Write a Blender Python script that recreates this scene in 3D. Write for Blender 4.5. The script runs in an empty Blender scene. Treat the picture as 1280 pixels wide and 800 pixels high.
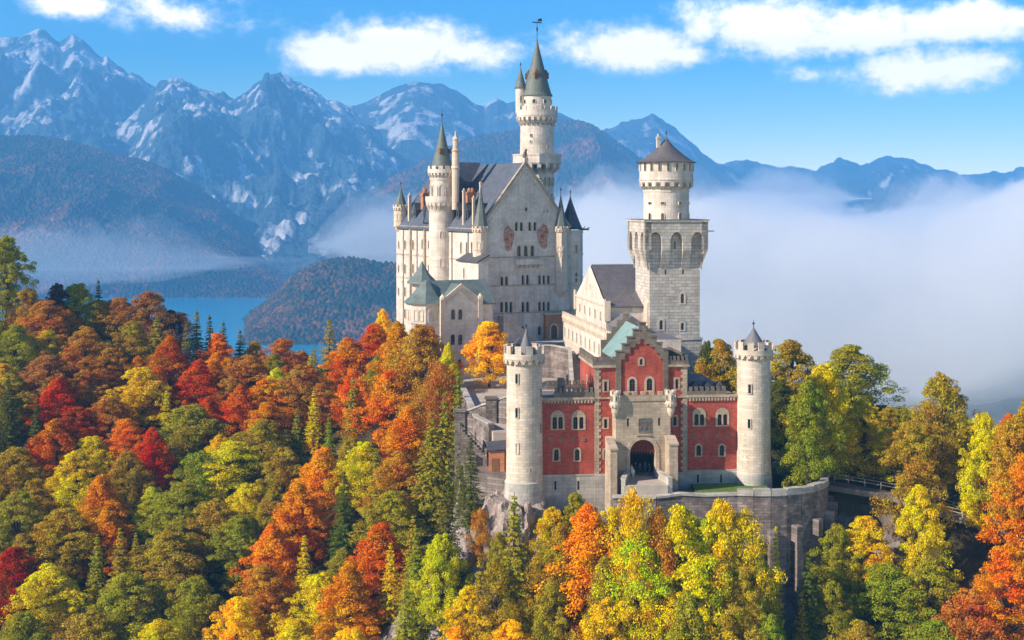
import bpy, bmesh, math, random
import numpy as np
from mathutils import Vector, geometry
rad = math.radians
SC = bpy.context.scene
COL = SC.collection
# ------------------------------------------------------------------ camera, light, sky, exposure
FP = 1758.0                       # focal length in photo pixels (photo 1280 px wide)
HY = 250.0                        # eye level in the photo
cam_d = bpy.data.cameras.new('camera'); cam = bpy.data.objects.new('camera', cam_d); COL.objects.link(cam)
cam_d.sensor_width = 36.0; cam_d.lens = 36.0 * FP / 1280.0
cam_d.shift_y = -(400 - HY) / 1280.0
cam_d.clip_start = 1.0; cam_d.clip_end = 60000.0
cam.location = (0, 0, 0); cam.rotation_euler = (rad(90), 0, 0)
SC.camera = cam
SUN_EL, SUN_A = 32.0, 65.0        # elevation; degrees left of straight behind the camera
sd = Vector((-math.sin(rad(SUN_A)) * math.cos(rad(SUN_EL)), -math.cos(rad(SUN_A)) * math.cos(rad(SUN_EL)), math.sin(rad(SUN_EL))))
sl = bpy.data.lights.new('sun', 'SUN'); sl.energy = 5.0; sl.angle = rad(0.5); sl.color = (1.0, 0.87, 0.71)
so = bpy.data.objects.new('sun', sl); COL.objects.link(so)
so.rotation_euler = sd.to_track_quat('Z', 'Y').to_euler()
so.location = sd * 500
world = bpy.data.worlds.new('World'); SC.world = world; world.use_nodes = True
SC.view_settings.view_transform = 'Standard'; SC.view_settings.look = 'None'
SC.view_settings.gamma = 1.0; SC.view_settings.exposure = 0.68
SC.view_settings.use_curve_mapping = False
SC.cycles.use_denoising = True
SC.cycles.volume_bounces = 20; SC.cycles.max_bounces = 20
SC.cycles.diffuse_bounces = 3; SC.cycles.glossy_bounces = 2; SC.cycles.transparent_max_bounces = 8
SC.cycles.transmission_bounces = 3

def pt(px, py, Y):
    return Vector(((px - 640) * Y / FP, Y, (HY - py) * Y / FP))

def make_sky():
    nt = world.node_tree; N = nt.nodes; L = nt.links; N.clear()
    out = N.new('ShaderNodeOutputWorld'); bg = N.new('ShaderNodeBackground'); bg.inputs['Strength'].default_value = 0.085
    sky = N.new('ShaderNodeTexSky'); sky.sky_type = 'NISHITA'; sky.sun_disc = False
    sky.sun_elevation = rad(SUN_EL)
    sky.sun_rotation = math.atan2(sd.x, sd.y)
    sky.altitude = 1000; sky.air_density = 1.0; sky.dust_density = 0.3; sky.ozone_density = 3.0
    tc = N.new('ShaderNodeTexCoord')
    # deeper blue with height, as a polarised autumn sky
    hs = N.new('ShaderNodeMixRGB'); hs.blend_type = 'MULTIPLY'; hs.inputs[0].default_value = 1.0
    L.new(sky.outputs[0], hs.inputs[1])
    sp = N.new('ShaderNodeSeparateXYZ'); L.new(tc.outputs['Generated'], sp.inputs[0])
    cr = N.new('ShaderNodeValToRGB'); L.new(sp.outputs['Z'], cr.inputs[0])
    e = cr.color_ramp.elements
    e[0].position = 0.0; e[0].color = (3.6, 3.0, 2.1, 1)
    e[1].position = 0.16; e[1].color = (0.06, 0.86, 1.45, 1)
    m = e.new(0.055); m.color = (1.7, 2.0, 1.7, 1)
    m = e.new(0.10); m.color = (0.42, 1.28, 1.48, 1)
    m = e.new(0.6); m.color = (0.34, 0.44, 0.66, 1)
    L.new(cr.outputs[0], hs.inputs[2])
    # clouds: soft heaps at fixed compass directions
    blobs = [(500, 58, 105, 36, 1), (425, 66, 75, 28, 1), (570, 68, 80, 26, .85), (88, 4, 52, 20, 1), (215, 16, 95, 34, .62), (775, 60, 98, 34, 1),
             (850, 68, 90, 18, .7), (960, 28, 115, 42, 1), (1080, 36, 100, 34, 1), (1190, 30, 100, 28, 1), (1275, 22, 60, 18, .8),
             (1170, 86, 95, 32, 1), (1235, 80, 55, 16, .7), (1020, 92, 50, 14, .45), (310, 5, 80, 16, .4)]
    last = None
    no = N.new('ShaderNodeTexNoise'); no.inputs['Scale'].default_value = 26; no.inputs['Detail'].default_value = 9; no.inputs['Roughness'].default_value = 0.62
    mp = N.new('ShaderNodeMapping'); mp.inputs['Scale'].default_value = (1, 1, 1.35); L.new(tc.outputs['Generated'], mp.inputs[0]); L.new(mp.outputs[0], no.inputs['Vector'])
    no2 = N.new('ShaderNodeTexNoise'); no2.inputs['Scale'].default_value = 70; no2.inputs['Detail'].default_value = 10; no2.inputs['Roughness'].default_value = 0.7; L.new(mp.outputs[0], no2.inputs['Vector'])
    for (px, py, wx, wy, st) in blobs:
        d = pt(px, py, 1.0).normalized()
        sb = N.new('ShaderNodeVectorMath'); sb.operation = 'SUBTRACT'; L.new(tc.outputs['Generated'], sb.inputs[0]); sb.inputs[1].default_value = d
        mu = N.new('ShaderNodeVectorMath'); mu.operation = 'MULTIPLY'; L.new(sb.outputs[0], mu.inputs[0]); mu.inputs[1].default_value = (FP / wx, 0, FP / wy)
        ln = N.new('ShaderNodeVectorMath'); ln.operation = 'LENGTH'; L.new(mu.outputs[0], ln.inputs[0])
        mr = N.new('ShaderNodeMapRange'); L.new(ln.outputs['Value'], mr.inputs[0])
        mr.inputs[1].default_value = 0.0; mr.inputs[2].default_value = 1.5; mr.inputs[3].default_value = st; mr.inputs[4].default_value = 0.0
        if last is None: last = mr.outputs[0]
        else:
            mx = N.new('ShaderNodeMath'); mx.operation = 'MAXIMUM'; L.new(last, mx.inputs[0]); L.new(mr.outputs[0], mx.inputs[1]); last = mx.outputs[0]
    # density = mask + (noise-.5)*k
    s1 = N.new('ShaderNodeMath'); s1.operation = 'MULTIPLY_ADD'; L.new(no.outputs[0], s1.inputs[0]); s1.inputs[1].default_value = 1.15; L.new(last, s1.inputs[2])
    s2 = N.new('ShaderNodeMath'); s2.operation = 'MULTIPLY_ADD'; L.new(no2.outputs[0], s2.inputs[0]); s2.inputs[1].default_value = 0.55; L.new(s1.outputs[0], s2.inputs[2])
    mr = N.new('ShaderNodeMapRange'); mr.interpolation_type = 'SMOOTHSTEP'; L.new(s2.outputs[0], mr.inputs[0])
    mr.inputs[1].default_value = 1.03; mr.inputs[2].default_value = 1.56; mr.inputs[3].default_value = 0; mr.inputs[4].default_value = 0.97
    gt = N.new('ShaderNodeMath'); gt.operation = 'MINIMUM'
    g2 = N.new('ShaderNodeMath'); g2.operation = 'MULTIPLY'; g2.inputs[1].default_value = 9.0; L.new(last, g2.inputs[0])
    L.new(g2.outputs[0], gt.inputs[1]); L.new(mr.outputs[0], gt.inputs[0])
    mix = N.new('ShaderNodeMixRGB'); L.new(gt.outputs[0], mix.inputs[0]); L.new(hs.outputs[0], mix.inputs[1])
    # cloud colour a little greyer at low density
    cc = N.new('ShaderNodeMixRGB'); L.new(gt.outputs[0], cc.inputs[0]); cc.inputs[1].default_value = (16.0, 17.0, 17.5, 1); cc.inputs[2].default_value = (36.0, 29.0, 25.5, 1)
    L.new(cc.outputs[0], mix.inputs[2])
    L.new(mix.outputs[0], bg.inputs[0]); L.new(bg.outputs[0], out.inputs[0])
make_sky()

# ------------------------------------------------------------------ helpers
def tag(o, label=None, cat=None, group=None, kind=None):
    if label: o['label'] = label
    if cat: o['category'] = cat
    if group: o['group'] = group
    if kind: o['kind'] = kind
    return o

def mesh_obj(name, verts, faces, mats=(), parent=None, smooth=False, midx=None):
    me = bpy.data.meshes.new(name)
    me.from_pydata([tuple(v) for v in verts], [], [tuple(f) for f in faces])
    for m in mats: me.materials.append(m)
    if midx is not None: me.polygons.foreach_set('material_index', midx)
    if smooth: me.polygons.foreach_set('use_smooth', [True] * len(me.polygons))
    me.update()
    o = bpy.data.objects.new(name, me); COL.objects.link(o)
    if parent: o.parent = parent
    return o

def np_mesh(name, V, Q, mats=(), smooth=False):
    """fast quad mesh from arrays"""
    me = bpy.data.meshes.new(name)
    me.vertices.add(len(V)); me.vertices.foreach_set('co', np.asarray(V, np.float32).ravel())
    n = Q.shape[1]
    me.loops.add(Q.size); me.polygons.add(len(Q))
    me.polygons.foreach_set('loop_start', np.arange(0, Q.size, n, dtype=np.int32))
    me.polygons.foreach_set('loop_total', np.full(len(Q), n, dtype=np.int32))
    me.loops.foreach_set('vertex_index', Q.astype(np.int32).ravel())
    if smooth: me.polygons.foreach_set('use_smooth', np.ones(len(Q), bool))
    for m in mats: me.materials.append(m)
    me.update(calc_edges=True)
    return me

class Frame:
    """a building's own axes: u along its front, v backwards, z world height"""
    def __init__(s, ox, oy, deg, zb):
        s.ox, s.oy, s.a, s.zb = ox, oy, rad(deg), zb
        s.c, s.s = math.cos(s.a), math.sin(s.a)
    def w(s, u, v): return (s.ox + u * s.c - v * s.s, s.oy + u * s.s + v * s.c)
    def u(s, px, v=0.0):
        k = (px - 640) / FP
        return -((s.ox - k * s.oy) + v * (-s.s - k * s.c)) / (s.c - k * s.s)
    def v(s, px, u=0.0):
        k = (px - 640) / FP
        return -((s.ox - k * s.oy) + u * (s.c - k * s.s)) / (-s.s - k * s.c)
    def z(s, py, u=0.0, v=0.0): return (HY - py) * s.w(u, v)[1] / FP
    def empty(s, name):
        e = bpy.data.objects.new(name, None); COL.objects.link(e)
        e.location = (s.ox, s.oy, s.zb); e.rotation_euler = (0, 0, s.a)
        e.empty_display_size = 1.0
        return e

def arch(s, w, z0, z1, n=6, pointed=False):
    h = w / 2.0
    pts = [(s - h, z0), (s + h, z0)]
    if pointed is None: return pts + [(s + h, z1), (s - h, z1)]
    zc = z1 - h
    for i in range(n + 1):
        a = math.pi * i / n
        pts.append((s + h * math.cos(a), zc + h * math.sin(a)))
    return pts
def rect(s, w, z0, z1): return arch(s, w, z0, z1, pointed=None)
def disc(s, z, r, n=10): return [(s + r * math.cos(2 * math.pi * i / n), z + r * math.sin(2 * math.pi * i / n)) for i in range(n)]

class MB:
    def __init__(s, zb=0.0): s.V = []; s.F = []; s.M = []; s.zb = zb; s.mi = 0
    def add(s, vs, fs):
        b = len(s.V)
        s.V += [(v[0], v[1], v[2] - s.zb) for v in vs]
        for f in fs: s.F.append([b + i for i in f]); s.M.append(s.mi)
    def box(s, x0, x1, y0, y1, z0, z1, ang=0.0, piv=None):
        vs = [(x, y, z) for z in (z0, z1) for (x, y) in ((x0, y0), (x1, y0), (x1, y1), (x0, y1))]
        if ang:
            cx, cy = piv or ((x0 + x1) / 2, (y0 + y1) / 2); c, n = math.cos(ang), math.sin(ang)
            vs = [(cx + (x - cx) * c - (y - cy) * n, cy + (x - cx) * n + (y - cy) * c, z) for x, y, z in vs]
        s.add(vs, [(0, 3, 2, 1), (4, 5, 6, 7), (0, 1, 5, 4), (1, 2, 6, 5), (2, 3, 7, 6), (3, 0, 4, 7)])
    def lathe(s, cx, cy, prof, n=24, a0=0.0, cap=True):
        """prof: list of (r, z) bottom to top"""
        vs = []; fs = []
        for r, z in prof:
            for i in range(n):
                a = a0 + 2 * math.pi * i / n; vs.append((cx + max(r, 1e-3) * math.cos(a), cy + max(r, 1e-3) * math.sin(a), z))
        for j in range(len(prof) - 1):
            for i in range(n):
                k = (i + 1) % n; fs.append((j * n + i, j * n + k, (j + 1) * n + k, (j + 1) * n + i))
        if cap: fs.append(tuple(range(n - 1, -1, -1))); fs.append(tuple((len(prof) - 1) * n + i for i in range(n)))
        s.add(vs, fs)
    def ring(s, cx, cy, r0, r1, z0, z1, n=24, a0=0.0):
        vs = []
        for r, z in ((r0, z0), (r1, z0), (r1, z1), (r0, z1)):
            for i in range(n):
                a = a0 + 2 * math.pi * i / n; vs.append((cx + r * math.cos(a), cy + r * math.sin(a), z))
        fs = []
        for j in range(4):
            for i in range(n):
                k = (i + 1) % n; jj = (j + 1) % 4; fs.append((j * n + i, j * n + k, jj * n + k, jj * n + i))
        s.add(vs, fs)
    def radial(s, cx, cy, r0, r1, z0, z1, n, frac, a0=0.0, z0i=None):
        """n blocks round a circle; z0i: bottom height at the outer radius"""
        da = 2 * math.pi / n * frac / 2
        for i in range(n):
            a = a0 + 2 * math.pi * i / n; vs = []
            for (r, z) in ((r0, z0), (r1, z0 if z0i is None else z0i), (r1, z1), (r0, z1)):
                for t in (a - da, a + da): vs.append((cx + r * math.cos(t), cy + r * math.sin(t), z))
            s.add(vs, [(0, 1, 3, 2), (2, 3, 5, 4), (4, 5, 7, 6), (6, 7, 1, 0), (0, 2, 4, 6), (1, 7, 5, 3)])
    def prism(s, poly, vec):
        n = len(poly); v = Vector(vec)
        vs = [tuple(p) for p in poly] + [tuple(Vector(p) + v) for p in poly]
        s.add(vs, [tuple(range(n - 1, -1, -1)), tuple(range(n, 2 * n))] + [(i, (i + 1) % n, n + (i + 1) % n, n + i) for i in range(n)])
    def panel(s, A, B, outer, holes=(), front=0.0, back=-0.3, rim=0.0):
        """flat wall from A to B (u,v), outward to the right of A->B, outline (s,z) with holes"""
        d = Vector((B[0] - A[0], B[1] - A[1])).normalized(); nx, ny = d.y, -d.x
        f = lambda p, o: (A[0] + d.x * p[0] + nx * o, A[1] + d.y * p[0] + ny * o, p[1])
        loops = [list(outer)] + [list(h) for h in holes]
        flat = [p for l in loops for p in l]
        tris = geometry.tessellate_polygon([[Vector((p[0], p[1], 0)) for p in l] for l in loops])
        T = []
        for t in tris:
            a, b, c = (flat[i] for i in t)
            ar = (b[0] - a[0]) * (c[1] - a[1]) - (c[0] - a[0]) * (b[1] - a[1])
            if abs(ar) > 1e-9: T.append(t if ar > 0 else t[::-1])
        s.add([f(p, front) for p in flat], T)
        for h in holes:
            n = len(h); s.add([f(p, front) for p in h] + [f(p, back) for p in h], [((i + 1) % n, i, n + i, n + (i + 1) % n) for i in range(n)])
        if rim:
            n = len(outer); s.add([f(p, front) for p in outer] + [f(p, front - rim) for p in outer], [(i, (i + 1) % n, n + (i + 1) % n, n + i) for i in range(n)])
    def build(s, name, mat, parent=None, smooth=False):
        mats = mat if isinstance(mat, (list, tuple)) else [mat]
        o = mesh_obj(name, s.V, s.F, mats, parent, smooth, s.M)
        return o

class Wall:
    """a flat wall that collects windows, then cuts its openings and makes each window"""
    def __init__(s, fr, A, B, z0, z1, top=None):
        s.fr, s.A, s.B, s.z0, s.z1 = fr, A, B, z0, z1
        s.L = math.hypot(B[0] - A[0], B[1] - A[1]); s.top = top; s.wins = []; s.cuts = []
    def pos(s, t): return (s.A[0] + (s.B[0] - s.A[0]) * t / s.L, s.A[1] + (s.B[1] - s.A[1]) * t / s.L)
    def s_of(s, px):
        """distance along the wall at which it crosses photo column px"""
        k = (px - 640) / FP; a = s.fr.w(*s.A); b = s.fr.w(*s.B); dx, dy = (b[0] - a[0]) / s.L, (b[1] - a[1]) / s.L
        return -(a[0] - k * a[1]) / (dx - k * dy)
    def z_of(s, py, t): u, v = s.pos(t); return s.fr.z(py, u, v)
    def win(s, lights, plate='m', m=0.16, glass=None, kind='arch'):
        """lights: list of (s, w, z0, z1)"""
        s.wins.append((lights, plate, m, glass, kind))
    def pwin(s, pxs, py0, py1, wpx, m=0.16, plate='m', kind='arch', glass=None):
        L = []
        for px in pxs:
            t = s.s_of(px); u, v = s.pos(t); sc = s.fr.w(u, v)[1] / FP
            L.append((t, wpx * sc, s.z_of(py1, t), s.z_of(py0, t)))
        s.win(L, plate, m, glass, kind)
    def finish(s, mb, parent, glass, frame_mat, depth=0.32, surround=0.07):
        mk = lambda l, k: (rect if k == 'rect' else arch)(l[0], l[1], l[2], l[3]) if k != 'disc' else disc(l[0], (l[2] + l[3]) / 2, l[1] / 2)
        holes = [mk(l, w[4]) for w in s.wins for l in w[0]] + s.cuts
        outer = s.top if s.top else [(0, s.z0), (s.L, s.z0), (s.L, s.z1), (0, s.z1)]
        mb.panel(s.A, s.B, outer, holes, 0, -depth)
        for (lights, plate, m, gl, k) in s.wins:
            p = MB(s.fr.zb)
            for l in lights: p.panel(s.A, s.B, mk(l, k), (), -depth + 0.02, 0)
            w = p.build('window', gl or glass, parent)
            if k == 'arch' and lights[0][1] > 0.5:
                b = MB(s.fr.zb); d = Vector((s.B[0] - s.A[0], s.B[1] - s.A[1])).normalized(); nx, ny = d.y, -d.x
                for l in lights:
                    for (sa, sb_, za, zb_) in ((l[0] - .03, l[0] + .03, l[2], l[3]), (l[0] - l[1] / 2, l[0] + l[1] / 2, l[2] + (l[3] - l[2]) * .6, l[2] + (l[3] - l[2]) * .6 + .06)):
                        o = -depth + 0.05
                        b.prism([(s.A[0] + d.x * q[0] + nx * o, s.A[1] + d.y * q[0] + ny * o, q[1]) for q in ((sa, za), (sb_, za), (sb_, zb_), (sa, zb_))], (nx * .03, ny * .03, 0))
                b.build('frame', M['sash'], w)
            if plate:
                q = MB(s.fr.zb)
                z0 = min(l[2] for l in lights) - m * 0.6; z1 = max(l[3] for l in lights)
                a = min(l[0] - l[1] / 2 for l in lights) - m; b_ = max(l[0] + l[1] / 2 for l in lights) + m
                if k == 'disc': out = disc((a + b_) / 2, (lights[0][2] + lights[0][3]) / 2, (b_ - a) / 2, 12)
                elif k == 'rect': out = rect((a + b_) / 2, b_ - a, z0, z1 + m)
                elif plate == 'big': out = arch((a + b_) / 2, b_ - a, z0, z1 + m + (b_ - a) / 2 * 0.62, 10)
                elif len(lights) == 1: out = arch((a + b_) / 2, b_ - a, z0, z1 + m, 8)
                else: out = rect((a + b_) / 2, b_ - a, z0, z1 + m)
                q.panel(s.A, s.B, out, [mk(l, k) for l in lights], surround, 0.0, surround)
                q.build('surround', frame_mat, w)

def merlons(mb, x0, x1, y0, y1, z0, z1, n, frac=0.58):
    """row of merlons along the longer side of a footprint"""
    if abs(x1 - x0) >= abs(y1 - y0):
        st = (x1 - x0) / n
        for i in range(n):
            a = x0 + st * (i + (1 - frac) / 2); mb.box(a, a + st * frac, y0, y1, z0, z1)
    else:
        st = (y1 - y0) / n
        for i in range(n):
            a = y0 + st * (i + (1 - frac) / 2); mb.box(x0, x1, a, a + st * frac, z0, z1)

# numpy value noise
def _h(ix, iy, seed):
    v = np.sin(ix * 127.1 + iy * 311.7 + seed * 74.7) * 43758.5453
    return v - np.floor(v)
def vnoise(x, y, seed=0):
    xi = np.floor(x); yi = np.floor(y); fx = x - xi; fy = y - yi
    fx = fx * fx * fx * (fx * (fx * 6 - 15) + 10); fy = fy * fy * fy * (fy * (fy * 6 - 15) + 10)
    a = _h(xi, yi, seed); b = _h(xi + 1, yi, seed); c = _h(xi, yi + 1, seed); d = _h(xi + 1, yi + 1, seed)
    return (a * (1 - fx) + b * fx) * (1 - fy) + (c * (1 - fx) + d * fx) * fy
def fbm(x, y, o=5, seed=0, g=0.5, ridged=False):
    s = 0; a = 1; t = 0
    for i in range(o):
        n = vnoise(x * 2 ** i + i * 17.3, y * 2 ** i - i * 9.1, seed + i)
        if ridged: n = 1 - np.abs(2 * n - 1)
        s = s + a * n; t += a; a *= g
    return s / t
# ------------------------------------------------------------------ materials
M = {}
def nodes(name):
    m = bpy.data.materials.new(name); m.use_nodes = True; nt = m.node_tree
    b = nt.nodes['Principled BSDF']; M[name] = m
    return m, nt, nt.nodes, nt.links, b
def noise(N, L, vec, scale, detail=4, rough=0.55):
    n = N.new('ShaderNodeTexNoise'); n.inputs['Scale'].default_value = scale; n.inputs['Detail'].default_value = detail; n.inputs['Roughness'].default_value = rough
    if vec is not None: L.new(vec, n.inputs['Vector'])
    return n
def ramp(N, L, src, stops):
    r = N.new('ShaderNodeValToRGB'); L.new(src, r.inputs[0]); e = r.color_ramp.elements
    e[0].position, e[0].color = stops[0][0], (*stops[0][1], 1); e[1].position, e[1].color = stops[-1][0], (*stops[-1][1], 1)
    for p, c in stops[1:-1]:
        q = e.new(p); q.color = (*c, 1)
    return r
def plain(name, col, rough=0.7, var=0.25, scale=1.5, metal=0.0, spec=0.3):
    m, nt, N, L, b = nodes(name)
    tc = N.new('ShaderNodeTexCoord'); n = noise(N, L, tc.outputs['Object'], scale, 6)
    lo = tuple(c * (1 - var) for c in col); hi = tuple(min(1, c * (1 + var)) for c in col)
    r = ramp(N, L, n.outputs[0], [(0.3, lo), (0.7, hi)]); L.new(r.outputs[0], b.inputs['Base Color'])
    b.inputs['Roughness'].default_value = rough; b.inputs['Metallic'].default_value = metal; b.inputs['Specular IOR Level'].default_value = spec
    return m
def stone(name, col, mortar=0.75, bw=0.9, bh=0.4, var=0.14, bump=0.25, stain=0.25, streak=True, msize=0.03):
    m, nt, N, L, b = nodes(name)
    tc = N.new('ShaderNodeTexCoord'); sp = N.new('ShaderNodeSeparateXYZ'); L.new(tc.outputs['Object'], sp.inputs[0])
    ad = N.new('ShaderNodeMath'); ad.operation = 'ADD'; L.new(sp.outputs[0], ad.inputs[0]); L.new(sp.outputs[1], ad.inputs[1])
    cb = N.new('ShaderNodeCombineXYZ'); L.new(ad.outputs[0], cb.inputs[0]); L.new(sp.outputs[2], cb.inputs[1])
    br = N.new('ShaderNodeTexBrick'); L.new(cb.outputs[0], br.inputs['Vector']); br.inputs['Scale'].default_value = 1.0
    br.inputs['Brick Width'].default_value = bw; br.inputs['Row Height'].default_value = bh; br.inputs['Mortar Size'].default_value = msize
    br.inputs['Mortar Smooth'].default_value = 0.4; br.inputs['Bias'].default_value = 0.0
    br.inputs['Color1'].default_value = (*[c * (1 + var) for c in col], 1); br.inputs['Color2'].default_value = (*[c * (1 - var) for c in col], 1)
    br.inputs['Mortar'].default_value = (*[c * mortar for c in col], 1)
    n = noise(N, L, tc.outputs['Object'], 0.35, 8, 0.65)
    st = ramp(N, L, n.outputs[0], [(0.32, (1 - stain, 1 - stain * 1.02, 1 - stain * 1.1)), (0.62, (1.05, 1.04, 1.02))])
    mu = N.new('ShaderNodeMixRGB'); mu.blend_type = 'MULTIPLY'; mu.inputs[0].default_value = 1; L.new(br.outputs[0], mu.inputs[1]); L.new(st.outputs[0], mu.inputs[2])
    last = mu
    if streak:
        mp = N.new('ShaderNodeMapping'); mp.inputs['Scale'].default_value = (1.6, 1.6, 0.09); L.new(tc.outputs['Object'], mp.inputs[0])
        n2 = noise(N, L, mp.outputs[0], 1.0, 5, 0.6); r2 = ramp(N, L, n2.outputs[0], [(0.36, (0.84, 0.82, 0.79)), (0.55, (1, 1, 1))])
        m2 = N.new('ShaderNodeMixRGB'); m2.blend_type = 'MULTIPLY'; m2.inputs[0].default_value = 0.8; L.new(mu.outputs[0], m2.inputs[1]); L.new(r2.outputs[0], m2.inputs[2]); last = m2
    L.new(last.outputs[0], b.inputs['Base Color']); b.inputs['Roughness'].default_value = 0.85; b.inputs['Specular IOR Level'].default_value = 0.2
    bp = N.new('ShaderNodeBump'); bp.inputs['Strength'].default_value = bump; bp.inputs['Distance'].default_value = 0.12
    n3 = noise(N, L, tc.outputs['Object'], 3.0, 6, 0.7)
    h = N.new('ShaderNodeMath'); h.operation = 'MULTIPLY_ADD'; L.new(br.outputs['Fac'], h.inputs[0]); h.inputs[1].default_value = -0.8; L.new(n3.outputs[0], h.inputs[2])
    L.new(h.outputs[0], bp.inputs['Height']); L.new(bp.outputs[0], b.inputs['Normal'])
    return m
stone('limestone', (0.74, 0.65, 0.575), mortar=.86, bw=1.1, bh=0.5, var=.08, bump=0.2, stain=0.28)
stone('trim_stone', (0.70, 0.575, 0.46), mortar=.88, bw=0.8, bh=0.4, var=.06, bump=0.12, stain=0.15)
stone('ashlar', (0.62, 0.56, 0.50), mortar=0.7, bw=1.3, bh=0.62, var=0.17, bump=0.75, stain=0.2, msize=0.05)
stone('base_stone', (0.50, 0.47, 0.43), bw=1.4, bh=0.55, bump=0.35, stain=0.3)
stone('tower_stone', (0.66, 0.565, 0.475), bw=0.9, bh=0.42, bump=0.2, stain=0.22)
stone('gate_stone', (0.50, 0.40, 0.305), bw=1.0, bh=0.45, bump=0.22, stain=0.25)
stone('dark_trim', (0.235, 0.19, 0.155), bw=0.7, bh=0.4, bump=0.3, stain=0.4)
stone('wall_stone', (0.30, 0.25, 0.235), mortar=0.65, bw=1.1, bh=0.42, var=0.3, bump=0.7, stain=0.55)
stone('red_brick', (0.42, 0.09, 0.062), mortar=1.4, bw=0.5, bh=0.2, var=0.2, bump=0.15, stain=0.38, msize=0.02)
stone('orange_brick', (0.52, 0.22, 0.11), mortar=1.2, bw=0.5, bh=0.2, var=0.15, bump=0.1, stain=0.2, msize=0.015)
def seamed(name, col, alt, rough, seam=0.7, metal=0.0):
    m, nt, N, L, b = nodes(name)
    tc = N.new('ShaderNodeTexCoord'); n = noise(N, L, tc.outputs['Object'], 0.7, 8, 0.7)
    r = ramp(N, L, n.outputs[0], [(0.3, col), (0.7, alt)])
    w = N.new('ShaderNodeTexWave'); w.wave_type = 'BANDS'; w.bands_direction = 'DIAGONAL'; w.inputs['Scale'].default_value = 1.0; w.inputs['Distortion'].default_value = 0.3
    L.new(tc.outputs['Object'], w.inputs['Vector'])
    r2 = ramp(N, L, w.outputs[0], [(0.0, (seam, seam, seam)), (0.25, (1, 1, 1))])
    mu = N.new('ShaderNodeMixRGB'); mu.blend_type = 'MULTIPLY'; mu.inputs[0].default_value = 0.8; L.new(r.outputs[0], mu.inputs[1]); L.new(r2.outputs[0], mu.inputs[2])
    L.new(mu.outputs[0], b.inputs['Base Color']); b.inputs['Roughness'].default_value = rough; b.inputs['Metallic'].default_value = metal
    bp = N.new('ShaderNodeBump'); bp.inputs['Strength'].default_value = 0.4; bp.inputs['Distance'].default_value = 0.08; L.new(w.outputs[0], bp.inputs['Height']); L.new(bp.outputs[0], b.inputs['Normal'])
    return m
seamed('slate', (0.06, 0.07, 0.10), (0.13, 0.145, 0.18), 0.6)
seamed('dark_slate', (0.05, 0.052, 0.065), (0.10, 0.10, 0.115), 0.6)
seamed('brown_slate', (0.09, 0.08, 0.085), (0.16, 0.145, 0.15), 0.6)
seamed('lead', (0.13, 0.125, 0.14), (0.20, 0.19, 0.21), 0.6)
seamed('copper', (0.085, 0.115, 0.115), (0.19, 0.235, 0.215), 0.6)
seamed('bright_copper', (0.15, 0.26, 0.245), (0.28, 0.40, 0.37), 0.65)
seamed('olive_copper', (0.10, 0.12, 0.11), (0.17, 0.19, 0.165), 0.6)
plain('glass', (0.015, 0.018, 0.025), 0.12, 0.3, 2.0, spec=0.6)
plain('sash', (0.10, 0.085, 0.07), 0.6, 0.2)
plain('metal', (0.06, 0.06, 0.065), 0.4, 0.3, 3.0, metal=0.7)
plain('wood', (0.20, 0.10, 0.05), 0.7, 0.4, 4.0)
plain('grey_wood', (0.34, 0.28, 0.23), 0.8, 0.3, 4.0)
plain('gate_red', (0.16, 0.035, 0.02), 0.7, 0.4, 5.0)
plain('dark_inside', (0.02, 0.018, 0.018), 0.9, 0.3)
plain('paving', (0.44, 0.38, 0.32), 0.9, 0.15, 0.5)
plain('gravel_road', (0.20, 0.165, 0.14), 0.95, 0.2, 0.8)
plain('lawn', (0.10, 0.17, 0.025), 0.95, 0.35, 1.4)
plain('bark', (0.075, 0.055, 0.04), 0.9, 0.4, 3.0)
plain('pale_bark', (0.20, 0.17, 0.14), 0.9, 0.3, 3.0)
plain('skin', (0.45, 0.28, 0.2), 0.6, 0.1)
def object_coloured(name, rough=0.8):
    m, nt, N, L, b = nodes(name); oi = N.new('ShaderNodeObjectInfo'); L.new(oi.outputs['Color'], b.inputs['Base Color']); b.inputs['Roughness'].default_value = rough; return m
object_coloured('cloth')
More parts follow.
